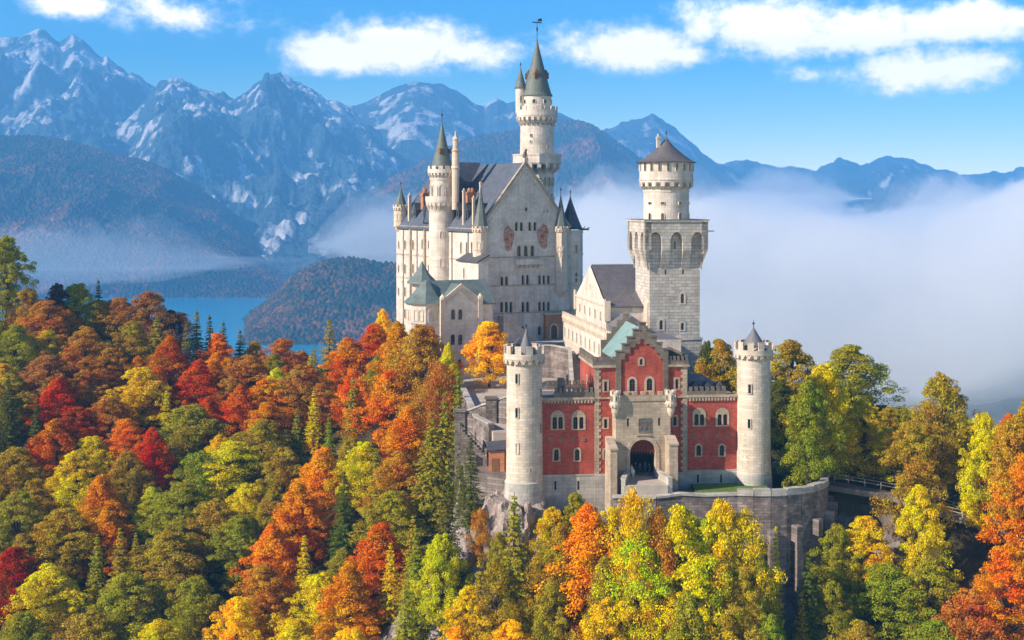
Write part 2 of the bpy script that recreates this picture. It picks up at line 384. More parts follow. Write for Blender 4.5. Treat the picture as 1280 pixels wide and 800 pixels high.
def leaf_mat(name, spread=0.02, light=0.8, transl=0.3):
    m = bpy.data.materials.new(name); m.use_nodes = True; M[name] = m; nt = m.node_tree; N = nt.nodes; L = nt.links; N.clear()
    out = N.new('ShaderNodeOutputMaterial'); oi = N.new('ShaderNodeObjectInfo'); ge = N.new('ShaderNodeNewGeometry'); tc = N.new('ShaderNodeTexCoord')
    n = noise(N, L, None, 0.22, 3, 0.5)
    va = N.new('ShaderNodeVectorMath'); va.operation = 'ADD'; L.new(tc.outputs['Object'], va.inputs[0])
    cmb = N.new('ShaderNodeCombineXYZ'); mm = N.new('ShaderNodeMath'); mm.operation = 'MULTIPLY'; mm.inputs[1].default_value = 97; L.new(oi.outputs['Random'], mm.inputs[0]); L.new(mm.outputs[0], cmb.inputs[0]); L.new(cmb.outputs[0], va.inputs[1])
    L.new(va.outputs[0], n.inputs['Vector'])
    hsv = N.new('ShaderNodeHueSaturation'); hsv.inputs['Saturation'].default_value = 1.03; L.new(oi.outputs['Color'], hsv.inputs['Color'])
    # hue = .5 + (noise-.5)*a + (island-.5)*b
    m1 = N.new('ShaderNodeMath'); m1.operation = 'MULTIPLY_ADD'; L.new(n.outputs[0], m1.inputs[0]); m1.inputs[1].default_value = spread * 7.5; m1.inputs[2].default_value = 0.5 - spread * 3.1 - spread * .5
    m2 = N.new('ShaderNodeMath'); m2.operation = 'MULTIPLY_ADD'; L.new(ge.outputs['Random Per Island'], m2.inputs[0]); m2.inputs[1].default_value = spread; L.new(m1.outputs[0], m2.inputs[2])
    L.new(m2.outputs[0], hsv.inputs['Hue'])
    m3 = N.new('ShaderNodeMath'); m3.operation = 'MULTIPLY_ADD'; L.new(ge.outputs['Random Per Island'], m3.inputs[0]); m3.inputs[1].default_value = light * 1.5; m3.inputs[2].default_value = 1 - light * 0.55
    L.new(m3.outputs[0], hsv.inputs['Value'])
    d = N.new('ShaderNodeBsdfDiffuse'); t = N.new('ShaderNodeBsdfTranslucent'); mx = N.new('ShaderNodeMixShader'); mx.inputs[0].default_value = transl
    L.new(hsv.outputs[0], d.inputs[0]); L.new(hsv.outputs[0], t.inputs[0]); L.new(d.outputs[0], mx.inputs[1]); L.new(t.outputs[0], mx.inputs[2]); L.new(mx.outputs[0], out.inputs[0])
    return m
leaf_mat('leaves'); leaf_mat('needles', 0.02, 0.5, 0.15)
def terrain_mat():
    m, nt, N, L, b = nodes('forest_floor')
    tc = N.new('ShaderNodeTexCoord'); n = noise(N, L, tc.outputs['Object'], 0.15, 8, 0.65)
    veg = ramp(N, L, n.outputs[0], [(0.3, (0.018, 0.02, 0.008)), (0.5, (0.06, 0.05, 0.018)), (0.7, (0.11, 0.07, 0.025))])
    mp = N.new('ShaderNodeMapping'); mp.inputs['Scale'].default_value = (0.5, 0.5, 0.12); L.new(tc.outputs['Object'], mp.inputs[0])
    n2 = noise(N, L, mp.outputs[0], 1.0, 9, 0.7); rock = ramp(N, L, n2.outputs[0], [(0.3, (0.10, 0.085, 0.08)), (0.5, (0.30, 0.25, 0.23)), (0.7, (0.46, 0.40, 0.37))])
    ge = N.new('ShaderNodeNewGeometry'); sp = N.new('ShaderNodeSeparateXYZ'); L.new(ge.outputs['True Normal'], sp.inputs[0])
    s = N.new('ShaderNodeMath'); s.operation = 'MULTIPLY_ADD'; L.new(n.outputs[0], s.inputs[0]); s.inputs[1].default_value = 0.3; L.new(sp.outputs['Z'], s.inputs[2])
    f = N.new('ShaderNodeMapRange'); L.new(s.outputs[0], f.inputs[0]); f.inputs[1].default_value = 0.72; f.inputs[2].default_value = 0.86
    mx = N.new('ShaderNodeMixRGB'); L.new(f.outputs[0], mx.inputs[0]); L.new(rock.outputs[0], mx.inputs[1]); L.new(veg.outputs[0], mx.inputs[2])
    L.new(mx.outputs[0], b.inputs['Base Color']); b.inputs['Roughness'].default_value = 0.95
    bp = N.new('ShaderNodeBump'); bp.inputs['Strength'].default_value = 0.8; bp.inputs['Distance'].default_value = 0.8; L.new(n2.outputs[0], bp.inputs['Height']); L.new(bp.outputs[0], b.inputs['Normal'])
    m, nt, N, L, b = nodes('rock')
    tc = N.new('ShaderNodeTexCoord'); mp = N.new('ShaderNodeMapping'); mp.inputs['Scale'].default_value = (0.9, 0.9, 0.25); mp.inputs['Rotation'].default_value = (0, rad(25), 0); L.new(tc.outputs['Object'], mp.inputs[0])
    n2 = noise(N, L, mp.outputs[0], 1.0, 10, 0.72); rock = ramp(N, L, n2.outputs[0], [(0.3, (0.10, 0.08, 0.07)), (0.48, (0.34, 0.27, 0.23)), (0.7, (0.50, 0.42, 0.38))])
    L.new(rock.outputs[0], b.inputs['Base Color']); b.inputs['Roughness'].default_value = 0.95
    bp = N.new('ShaderNodeBump'); bp.inputs['Strength'].default_value = 0.9; bp.inputs['Distance'].default_value = 0.6; L.new(n2.outputs[0], bp.inputs['Height']); L.new(bp.outputs[0], b.inputs['Normal'])
terrain_mat()
def mountain_mat(name, forest, rock, lo, hi, scale, patch=0.56):
    """forest below, pale rock above and on noise-shaped scree patches"""
    m, nt, N, L, b = nodes(name)
    tc = N.new('ShaderNodeTexCoord'); ge = N.new('ShaderNodeNewGeometry'); sp = N.new('ShaderNodeSeparateXYZ'); L.new(tc.outputs['Object'], sp.inputs[0])
    mp = N.new('ShaderNodeMapping'); mp.inputs['Scale'].default_value = (1, 0.5, 0.32); mp.inputs['Rotation'].default_value = (0, rad(-18), 0); L.new(tc.outputs['Object'], mp.inputs[0])
    n = noise(N, L, mp.outputs[0], scale, 10, 0.66); n2 = noise(N, L, tc.outputs['Object'], scale * 0.22, 3, 0.5)
    n3 = noise(N, L, tc.outputs['Object'], scale * 9, 5, 0.8)
    hm = N.new('ShaderNodeMapRange'); L.new(sp.outputs['Z'], hm.inputs[0]); hm.inputs[1].default_value = lo; hm.inputs[2].default_value = hi
    hm.inputs[3].default_value = -0.05; hm.inputs[4].default_value = 0.07
    a = N.new('ShaderNodeMath'); a.operation = 'ADD'; L.new(n.outputs[0], a.inputs[0]); L.new(hm.outputs[0], a.inputs[1])
    a2 = N.new('ShaderNodeMath'); a2.operation = 'MULTIPLY_ADD'; L.new(n2.outputs[0], a2.inputs[0]); a2.inputs[1].default_value = 0.35; L.new(a.outputs[0], a2.inputs[2])
    f = N.new('ShaderNodeMapRange'); L.new(a2.outputs[0], f.inputs[0]); f.inputs[1].default_value = patch + 0.17; f.inputs[2].default_value = patch + 0.25
    fr = ramp(N, L, n3.outputs[0], [(0.38, tuple(c * 0.3 for c in forest)), (0.62, tuple(c * 1.9 for c in forest))])
    rr = ramp(N, L, n3.outputs[0], [(0.3, tuple(c * 0.55 for c in rock)), (0.7, rock)])
    mx = N.new('ShaderNodeMixRGB'); L.new(f.outputs[0], mx.inputs[0]); L.new(fr.outputs[0], mx.inputs[1]); L.new(rr.outputs[0], mx.inputs[2])
    L.new(mx.outputs[0], b.inputs['Base Color']); b.inputs['Roughness'].default_value = 1.0; b.inputs['Specular IOR Level'].default_value = 0.05
    bp = N.new('ShaderNodeBump'); bp.inputs['Strength'].default_value = 0.7; bp.inputs['Distance'].default_value = 40; L.new(n.outputs[0], bp.inputs['Height']); L.new(bp.outputs[0], b.inputs['Normal'])
mountain_mat('alpine', (0.05, 0.08, 0.09), (0.85, 0.82, 0.80), -200, 1200, 0.008, 0.525)
mountain_mat('alpine_far', (0.04, 0.065, 0.07), (0.6, 0.58, 0.56), -200, 700, 0.008, 0.565)
def wood_mat(name, cols, cell):
    m, nt, N, L, b = nodes(name)
    tc = N.new('ShaderNodeTexCoord'); v = N.new('ShaderNodeTexVoronoi'); v.voronoi_dimensions = '2D'; v.inputs['Scale'].default_value = 1.0 / cell; L.new(tc.outputs['Object'], v.inputs['Vector'])
    n = noise(N, L, tc.outputs['Object'], 0.004, 6, 0.7)
    sp = N.new('ShaderNodeSeparateColor'); L.new(v.outputs['Color'], sp.inputs[0])
    a = N.new('ShaderNodeMath'); a.operation = 'MULTIPLY_ADD'; L.new(n.outputs[0], a.inputs[0]); a.inputs[1].default_value = 4.0; L.new(sp.outputs[0], a.inputs[2])
    sc = N.new('ShaderNodeMath'); sc.operation = 'MULTIPLY'; L.new(a.outputs[0], sc.inputs[0]); sc.inputs[1].default_value = 0.2
    k = len(cols); r = ramp(N, L, sc.outputs[0], [(0.32 + 0.36 * i / (k - 1), c) for i, c in enumerate(cols)])
    L.new(r.outputs[0], b.inputs['Base Color']); b.inputs['Roughness'].default_value = 1.0; b.inputs['Specular IOR Level'].default_value = 0.05
wood_mat('far_wood', [(0.012, 0.026, 0.016), (0.02, 0.04, 0.02), (0.05, 0.055, 0.025), (0.16, 0.07, 0.03), (0.34, 0.13, 0.05)], 9)
def valley_mat():
    m, nt, N, L, b = nodes('valley')
    tc = N.new('ShaderNodeTexCoord'); v = N.new('ShaderNodeTexVoronoi'); v.inputs['Scale'].default_value = 0.004; L.new(tc.outputs['Object'], v.inputs['Vector'])
    sp = N.new('ShaderNodeSeparateColor'); L.new(v.outputs['Color'], sp.inputs[0])
    r = ramp(N, L, sp.outputs[0], [(0.0, (0.03, 0.05, 0.03)), (0.6, (0.04, 0.06, 0.035)), (0.7, (0.07, 0.11, 0.05)), (1.0, (0.13, 0.14, 0.07))])
    L.new(r.outputs[0], b.inputs['Base Color']); b.inputs['Roughness'].default_value = 1.0
    m, nt, N, L, b = nodes('lake_water')
    b.inputs['Base Color'].default_value = (0.0, 0.33, 0.56, 1); b.inputs['Roughness'].default_value = 0.18; b.inputs['Specular IOR Level'].default_value = 0.4
    tc = N.new('ShaderNodeTexCoord'); n = noise(N, L, tc.outputs['Object'], 0.05, 5, 0.6); bp = N.new('ShaderNodeBump'); bp.inputs['Strength'].default_value = 0.15; bp.inputs['Distance'].default_value = 1.0
    L.new(n.outputs[0], bp.inputs['Height']); L.new(bp.outputs[0], b.inputs['Normal'])
    plain('shore', (0.5, 0.46, 0.40), 0.9, 0.2, 0.05)
valley_mat()
def volume(name, col, dens, aniso=0.0):
    m = bpy.data.materials.new(name); m.use_nodes = True; M[name] = m; N = m.node_tree.nodes; L = m.node_tree.links; N.clear()
    out = N.new('ShaderNodeOutputMaterial'); v = N.new('ShaderNodeVolumePrincipled')
    v.inputs['Color'].default_value = (*col, 1); v.inputs['Density'].default_value = dens; v.inputs['Anisotropy'].default_value = aniso
    L.new(v.outputs[0], out.inputs['Volume'])
volume('haze', (0.17, 0.54, 1.0), 1.6e-4)
volume('fog', (0.998, 0.997, 1.0), 0.006)
volume('thin_mist', (0.998, 0.998, 1.0), 0.0011)
volume('wisps', (0.998, 0.998, 1.0), 0.0022)
def fresco():
    m, nt, N, L, b = nodes('fresco')
    tc = N.new('ShaderNodeTexCoord'); n = noise(N, L, tc.outputs['Object'], 1.1, 6, 0.6)
    r = ramp(N, L, n.outputs[0], [(0.35, (0.30, 0.07, 0.05)), (0.47, (0.42, 0.17, 0.10)), (0.53, (0.50, 0.36, 0.26)), (0.60, (0.34, 0.14, 0.10)), (0.7, (0.5, 0.42, 0.33))])
    L.new(r.outputs[0], b.inputs['Base Color']); b.inputs['Roughness'].default_value = 0.9
fresco()
# ------------------------------------------------------------------ ground: castle hill
def canopy(px, py, Y, h=13.0):
    p = pt(px, py, Y); return (p.x, p.y, p.z - h)
CP = [canopy(*c) for c in [
    (0, 360, 335), (100, 380, 345), (200, 398, 345), (300, 440, 345), (400, 428, 330), (480, 412, 320), (555, 425, 305),
    (0, 480, 300), (150, 490, 300), (300, 505, 295), (440, 500, 285), (545, 520, 268),
    (0, 620, 264), (150, 620, 264), (300, 620, 258), (440, 620, 246), (550, 640, 232),
    (0, 800, 225), (150, 800, 225), (300, 800, 220), (430, 800, 210), (560, 800, 198), (-150, 600, 270), (-150, 400, 340), (-150, 800, 230)]]
CP += [(0, 196, -72), (8, 196, -71), (18, 196, -66), (30, 195, -65), (42, 196, -66), (55, 196, -70), (20, 185, -80), (40, 185, -80), (0, 184, -86), (70, 190, -72), (85, 190, -72),
       (-30, 150, -112), (0, 150, -112), (30, 150, -112), (60, 150, -108), (100, 150, -100), (0, 60, -150), (80, 60, -140), (-90, 60, -150),
       (16, 205, -63), (28, 200, -64), (40, 200, -65), (50, 206, -64), (4, 204, -58),
       (-1, 209, -50), (-3, 204, -55), (-6, 214, -50), (-8, 222, -49), (3, 210, -49.5), (10, 212, -48), (20, 215, -47), (36, 216, -47), (47, 214, -50), (48, 222, -46),
       (-20, 290, -45), (-7, 246, -47), (-11, 262, -46), (-24, 320, -44), (-36, 352, -42), (-30, 380, -55),
       (10, 250, -44), (30, 250, -44), (10, 300, -43), (30, 300, -44), (0, 340, -42), (45, 270, -46), (42, 240, -45),
       (52, 219, -46), (58, 218, -46.5), (66, 212, -48.5), (75, 206, -50.5), (88, 200, -52), (60, 232, -45), (75, 232, -46), (95, 225, -48), (60, 260, -46), (80, 255, -48), (100, 250, -50),
       (66, 203, -57), (80, 197, -60), (58, 208, -58), (130, 230, -50), (130, 200, -60), (70, 300, -60), (110, 300, -64), (40, 330, -58), (0, 400, -70), (40, 400, -90),
       (-60, 400, -75), (-120, 400, -75), (-180, 400, -80), (-80, 450, -120), (-160, 450, -120), (0, 460, -120), (80, 380, -110), (150, 330, -100), (-240, 300, -60), (-240, 200, -100),
       (-100, 150, -120), (-150, 100, -150), (180, 250, -80), (180, 150, -110), (-300, 450, -120), (200, 400, -140)]
for x in range(-500, 501, 125): CP.append((x, 700, -246)); CP.append((x, 560, -190))
for y in (0, 150, 300, 450, 600): CP.append((-420, y, -200)); CP.append((340, y, -215))
CP.append((0, -30, -200)); CP.append((-200, -30, -210)); CP.append((200, -30, -210))
CA = np.array(CP, float)
_d = np.hypot(CA[:, None, 0] - CA[None, :, 0], CA[:, None, 1] - CA[None, :, 1])
_w = np.linalg.solve(_d + np.eye(len(CA)) * 0.6, CA[:, 2] - CA[:, 2].mean())
def ground(x, y, rough=True):
    x = np.atleast_1d(np.asarray(x, float)); y = np.atleast_1d(np.asarray(y, float))
    sh = x.shape; x = x.ravel(); y = y.ravel(); out = np.empty(len(x))
    for i in range(0, len(x), 20000):
        d = np.hypot(x[i:i + 20000, None] - CA[None, :, 0], y[i:i + 20000, None] - CA[None, :, 1]); out[i:i + 20000] = d @ _w + CA[:, 2].mean()
    if rough: out += (fbm(x / 14, y / 14, 4, 3) - .5) * 2.5
    return out.reshape(sh)
def axis(segs):
    a = []
    for lo, hi, st in segs: a += list(np.arange(lo, hi, st))
    a.append(segs[-1][1]); return np.array(a, float)
def grid_obj(name, X, Y, Z, mat, smooth=True):
    ny, nx = X.shape; V = np.stack([X.ravel(), Y.ravel(), Z.ravel()], 1)
    i = np.arange(ny - 1)[:, None] * nx + np.arange(nx - 1)[None, :]
    Q = np.stack([i, i + 1, i + nx + 1, i + nx], -1).reshape(-1, 4)
    me = np_mesh(name, V, Q, [mat], smooth); o = bpy.data.objects.new(name, me); COL.objects.link(o); return o
gx = axis([(-420, -160, 12), (-160, -40, 4), (-40, 70, 1.5), (70, 140, 4), (140, 340, 12)]); gy = axis([(-30, 140, 12), (140, 190, 4), (190, 260, 1.5), (260, 420, 4), (420, 700, 12)])
GX, GY = np.meshgrid(gx, gy)
GZ = ground(GX, GY)
edge = np.minimum.reduce([GX + 420, 340 - GX, GY + 30, 700 - GY]); GZ = np.where(edge < 1, -252, GZ)
tag(grid_obj('hill', GX, GY, GZ, M['forest_floor']), kind='structure')

# valley floor, reaching the horizon, and the lake
VG = MB(); VG.add([(-30000, -2000, -247), (30000, -2000, -247), (30000, 45000, -247), (-30000, 45000, -247)], [(0, 1, 2, 3)])
tag(VG.build('ground', M['valley']), kind='structure')
lk = [pt(*p) for p in []]
def on_lake(px, py): Y = 245.0 * FP / (py - HY); return ((px - 640) * Y / FP, Y, -245.0)
lake = [on_lake(*p) for p in [(-60, 364), (150, 363), (205, 364.5), (250, 364), (300, 364.5), (345, 363), (420, 363), (420, 560), (100, 620), (-60, 560)]]
LB = MB(); LB.add(lake, [tuple(range(len(lake)))[::-1]])
tag(LB.build('lake', M['lake_water']), kind='structure')

# ------------------------------------------------------------------ mountains and wooded hills
def ridge(name, pts, D, w, mat, amp, scale, nk=240, ny=90, back=0.3, pw=1.15, base=-250, seed=1, trees=0.0, cell=13.0, jag=0.0, kpad=0.03):
    """one mountain range: skyline pts (photo px) at distance D, falling over a depth w towards the viewer"""
    px = np.array([p[0] for p in pts], float); py = np.array([p[1] for p in pts], float)
    k = np.linspace(px[0], px[-1], nk); zr = (HY - np.interp(k, px, py)) * D / FP
    yy = np.concatenate([D - w * (np.linspace(1, 0, ny) ** 1.1), D + w * back * np.linspace(0.06, 1, 14)])
    K, Y = np.meshgrid(k, yy); X = (K - 640) / FP * Y
    t = np.abs(D - Y) / np.where(Y < D, w, w * back)
    g = (1 - t) ** pw
    Z = base + (zr[None, :] - base) * g
    r = fbm(X / scale, Y / scale * 0.55, 6, seed, 0.5, True) - 0.62
    hgt = np.clip((zr[None, :] - base), 50, None)
    Z = Z + r * amp * hgt * np.clip(t * 5, 0, 1) * np.clip((1 - t) * 3.5, 0, 1)
    if jag: Z = Z + (fbm(X / (scale * .22), Y / (scale * .16), 4, seed + 4, .55, True) - .6) * jag * 1.3 * np.clip(t * 4, 0, 1) * np.clip((1 - t) * 3, 0, 1)
    if jag: Z = Z + (fbm(X / (scale * .06), Y / (scale * .06), 3, seed + 9) - .5) * jag * np.clip((1 - t) * 4, 0, 1)
    if trees:
        cx = X / cell; cy = Y / cell; best = np.full(X.shape, 9.0); ix = np.floor(cx); iy = np.floor(cy)
        for a in (-1, 0, 1):
            for b in (-1, 0, 1):
                jx = ix + a; jy = iy + b; qx = jx + _h(jx, jy, 5); qy = jy + _h(jx, jy, 8)
                hh = 0.55 + 0.45 * _h(jx, jy, 11); dd = np.hypot(cx - qx, cy - qy); best = np.minimum(best, dd / hh)
        Z = Z + trees * np.clip(1 - best * 1.0, 0, 1) ** 0.7
    Z = np.where(t >= 0.999, base - 10, Z)
    return tag(grid_obj(name, X, Y, Z, mat, smooth=not trees), kind='structure')
ridge('mountain', [(-260, 60), (-120, 30), (0, 50), (12, 46), (20, 47), (48, 38), (58, 41), (75, 53), (84, 50), (92, 44), (103, 50), (120, 66), (128, 72), (134, 69), (142, 76), (160, 92), (168, 92), (180, 101), (195, 110), (230, 135), (270, 160), (330, 200), (420, 250)],
      8600, 4300, M['alpine'], 0.5, 900, nk=460, ny=170, pw=1.25, seed=2, jag=60)
ridge('mountain', [(120, 190), (160, 150), (190, 116), (196, 109), (205, 104), (216, 99), (228, 100), (238, 104), (250, 112), (268, 118), (290, 120), (302, 120), (322, 103), (335, 95), (350, 90), (360, 97), (372, 104), (390, 112), (412, 125), (430, 135), (450, 150), (480, 172), (520, 200), (580, 240), (640, 260)],
      7300, 3600, M['alpine'], 0.5, 800, nk=460, ny=190, pw=1.15, seed=7, jag=60)
ridge('mountain', [(380, 200), (410, 160), (432, 134), (445, 134), (462, 125), (480, 116), (500, 106), (512, 102), (524, 101), (540, 104), (556, 107), (572, 116), (590, 128), (606, 135), (612, 128), (622, 125), (634, 130), (650, 124), (690, 138), (745, 160), (800, 210), (860, 260)],
      8300, 3300, M['alpine'], 0.34, 1700, nk=360, ny=110, seed=12, jag=40)
ridge('mountain', [(640, 220), (690, 185), (730, 166), (752, 162), (770, 157), (790, 149), (806, 145), (815, 143), (826, 149), (842, 161), (858, 174), (876, 190), (895, 203), (920, 216), (960, 235), (1000, 260)],
      8400, 3000, M['alpine_far'], 0.45, 1000, nk=300, ny=120, seed=21, jag=45)
ridge('mountain', [(840, 240), (880, 212), (905, 206), (918, 202), (930, 199), (944, 204), (958, 207), (975, 210), (990, 208), (1006, 211), (1018, 212), (1034, 205), (1050, 198), (1062, 200), (1074, 206), (1095, 200), (1110, 196), (1122, 198), (1140, 200), (1160, 207), (1180, 213), (1200, 217), (1225, 219), (1240, 215), (1256, 216), (1270, 212), (1290, 209), (1400, 200), (1500, 230)],
      9300, 3200, M['alpine_far'], 0.5, 900, nk=460, ny=100, seed=31, jag=40)
ridge('mountain', [(980, 300), (1010, 262), (1040, 232), (1062, 222), (1090, 212), (1112, 204), (1125, 205), (1150, 212), (1180, 222), (1205, 232), (1230, 246), (1260, 258), (1300, 275)],
      8100, 2600, M['alpine_far'], 0.55, 800, nk=300, ny=110, seed=35, jag=40)
ridge('wooded_hill', [(-300, 200), (-100, 176), (0, 171), (35, 171), (60, 173), (85, 177), (110, 184), (150, 196), (180, 202), (205, 211), (235, 229), (262, 246), (285, 262), (300, 274), (320, 296), (345, 318), (380, 340), (430, 358)],
      4700, 1180, M['far_wood'], 0.5, 620, nk=900, ny=380, pw=0.85, seed=41, trees=9, cell=10)
ridge('wooded_hill', [(380, 330), (400, 290), (440, 256), (455, 246), (475, 234), (492, 222), (520, 208), (545, 196), (560, 186), (580, 176), (600, 171), (640, 166), (665, 156), (690, 152), (706, 151), (725, 153), (740, 158), (756, 168), (775, 182), (790, 192), (806, 204), (850, 225), (900, 262)],
      5600, 1500, M['far_wood'], 0.48, 600, nk=620, ny=260, pw=0.9, seed=51, trees=14, cell=14)
ridge('wooded_hill', [(300, 420), (312, 392), (328, 383), (340, 372), (352, 362), (362, 350), (380, 338), (400, 330), (420, 326), (440, 324), (470, 330), (500, 332), (540, 338), (600, 350), (700, 380), (760, 415)],
      2800, 420, M['far_wood'], 0.42, 300, nk=520, ny=170, pw=0.8, base=-247, seed=61, trees=9, cell=8.5)
# pale shore lines of the lake
sh = MB()
for poly, wd in (([(205, 363.0), (225, 363.6), (250, 363.0), (280, 363.8), (310, 363.2), (345, 363.8)], 10), ([(338, 437), (325, 432), (315, 427.5), (310, 424)], 3)):
    c = [Vector(on_lake(*p)) for p in poly]
    for a, b in zip(c, c[1:]):
        d = (b - a).normalized(); n = Vector((-d.y, d.x, 0)) * wd
        sh.add([a - n + Vector((0, 0, .4)), b - n + Vector((0, 0, .4)), b + n + Vector((0, 0, 1.5)), a + n + Vector((0, 0, 1.5))], [(0, 1, 2, 3)])
tag(sh.build('shore', M['shore']), kind='structure')

# ------------------------------------------------------------------ air: haze, fog, mist
hz = MB(); hz.box(-9000, 9000, -200, 10600, -262, 1210)
tag(hz.build('haze', M['haze']), kind='stuff')
def closed_sheet(name, X, Y, Zt, Zb, mat):
    ny, nx = X.shape; n = nx * ny
    V = np.concatenate([np.stack([X.ravel(), Y.ravel(), Zt.ravel()], 1), np.stack([X.ravel(), Y.ravel(), Zb.ravel()], 1)])
    i = np.arange(ny - 1)[:, None] * nx + np.arange(nx - 1)[None, :]
    T = np.stack([i, i + 1, i + nx + 1, i + nx], -1).reshape(-1, 4); B = (T + n)[:, ::-1]
    b = list(range(nx)) + [r * nx + nx - 1 for r in range(1, ny)] + [(ny - 1) * nx + c for c in range(nx - 2, -1, -1)] + [r * nx for r in range(ny - 2, 0, -1)]
    S = np.array([(b[(j + 1) % len(b)], b[j], b[j] + n, b[(j + 1) % len(b)] + n) for j in range(len(b))])
    me = np_mesh(name, V, np.concatenate([T, B, S]), [mat], True); o = bpy.data.objects.new(name, me); COL.objects.link(o)
    return tag(o, kind='stuff')
def fog_bank(name, kx, yr, top, bot, mat, seed, lump=45, sc=420, nk=160, ny=150, edge=0.12, nf=0.25):
    """lens-edged layer of fog between two photo columns and two distances"""
    k = np.linspace(kx[0], kx[1], nk); y = np.linspace(yr[0], yr[1], ny); K, Y = np.meshgrid(k, y); X = (K - 640) / FP * Y
    a = (K - kx[0]) / (kx[1] - kx[0]); b = (Y - yr[0]) / (yr[1] - yr[0])
    e = np.clip(np.minimum(a, 1 - a) / edge, 0, 1) * np.clip(b / nf, 0, 1) * np.clip((1 - b) / 0.1, 0, 1)
    n = fbm(X / sc, Y / sc, 6, seed, 0.55)
    e = np.clip(e * 1.15 + (n - 0.6) * 0.9 * (e < 0.98), 0, 1); e = e * e * (3 - 2 * e)
    t = np.interp(K, [p[0] for p in top], [p[1] for p in top]) if isinstance(top, list) else top
    mid = bot + (t - bot) * 0.45
    bl = 1 - np.abs(2 * fbm(X / (sc * .45), Y / (sc * .45), 5, seed + 7, .5) - 1) * 2.2
    Zt = mid + (t - mid) * e + ((n - .5) * 1.7 + (bl - .5) * .6) * lump * e + 1; Zb = mid - (mid - bot) * e - (fbm(X / sc + 50, Y / sc, 4, seed + 3) - .5) * lump * 0.8 * e - 1
    return closed_sheet(name, X, Y, Zt, np.maximum(Zb, -245.5), mat)
# the thick bank right of the castle
fog_bank('fog', (640, 1650), (1250, 7600), [(640, -50), (900, -60), (1000, -95), (1150, -105), (1230, -60), (1300, 0), (1600, 60)], -240, M['fog'], 3, 110, 430, 400, 340, 0.06, 0.1)
fog_bank('fog', (600, 1700), (1150, 7800), [(600, -45), (900, -40), (1000, -85), (1150, -95), (1280, -10), (1700, 60)], -246, M['thin_mist'], 5, 150, 380, 220, 200, 0.08, 0.12)
fog_bank('fog', (660, 1700), (950, 2300), -165, -246, M['thin_mist'], 23, 40, 260, 120, 90, 0.15, 0.5)
fog_bank('fog', (840, 1080), (5200, 7600), 30, -100, M['thin_mist'], 9, 60, 700, 90, 90, 0.3, 0.4)
fog_bank('fog', (385, 700), (3400, 4600), -25, -210, M['wisps'], 14, 80, 260, 130, 110, 0.3, 0.4)
fog_bank('fog', (880, 1090), (4300, 5600), 85, -60, M['thin_mist'], 43, 110, 260, 120, 100, 0.4, 0.5)
fog_bank('fog', (1090, 1330), (3000, 4200), 10, -90, M['wisps'], 47, 110, 240, 130, 100, 0.35, 0.5)
fog_bank('fog', (700, 900), (3600, 4800), 55, -60, M['thin_mist'], 53, 90, 240, 110, 90, 0.35, 0.5)
fog_bank('fog', (-200, 400), (2900, 3650), -75, -205, M['thin_mist'], 17, 75, 300, 160, 110, 0.45, 0.6)
# ------------------------------------------------------------------ trees
rng = np.random.default_rng(5)
def tubes(paths, n=6):
    V = []; F = []
    for P, R in paths:
        P = [Vector(p) for p in P]; b = len(V)
        for i, (p, r) in enumerate(zip(P, R)):
            d = (P[min(i + 1, len(P) - 1)] - P[max(i - 1, 0)]).normalized(); a = d.orthogonal().normalized(); c = d.cross(a)
            for j in range(n):
                t = 2 * math.pi * j / n; V.append(p + a * (r * math.cos(t)) + c * (r * math.sin(t)))
        for i in range(len(P) - 1):
            for j in range(n):
                k = (j + 1) % n; F.append((b + i * n + j, b + i * n + k, b + (i + 1) * n + k, b + (i + 1) * n + j))
    return V, F
def leaf_quads(P, Nn, size, asp=0.62):
    """diamond leaf sprays at P, facing Nn"""
    n = len(P); up = rng.normal(size=(n, 3)); T = np.cross(Nn, up); T /= np.linalg.norm(T, axis=1)[:, None] + 1e-9; B = np.cross(Nn, T)
    s = size * rng.uniform(0.6, 1.3, n)[:, None]
    V = np.stack([P + T * s, P + B * s * asp, P - T * s, P - B * s * asp], 1).reshape(-1, 3)
    return V, np.arange(4 * n).reshape(-1, 4)
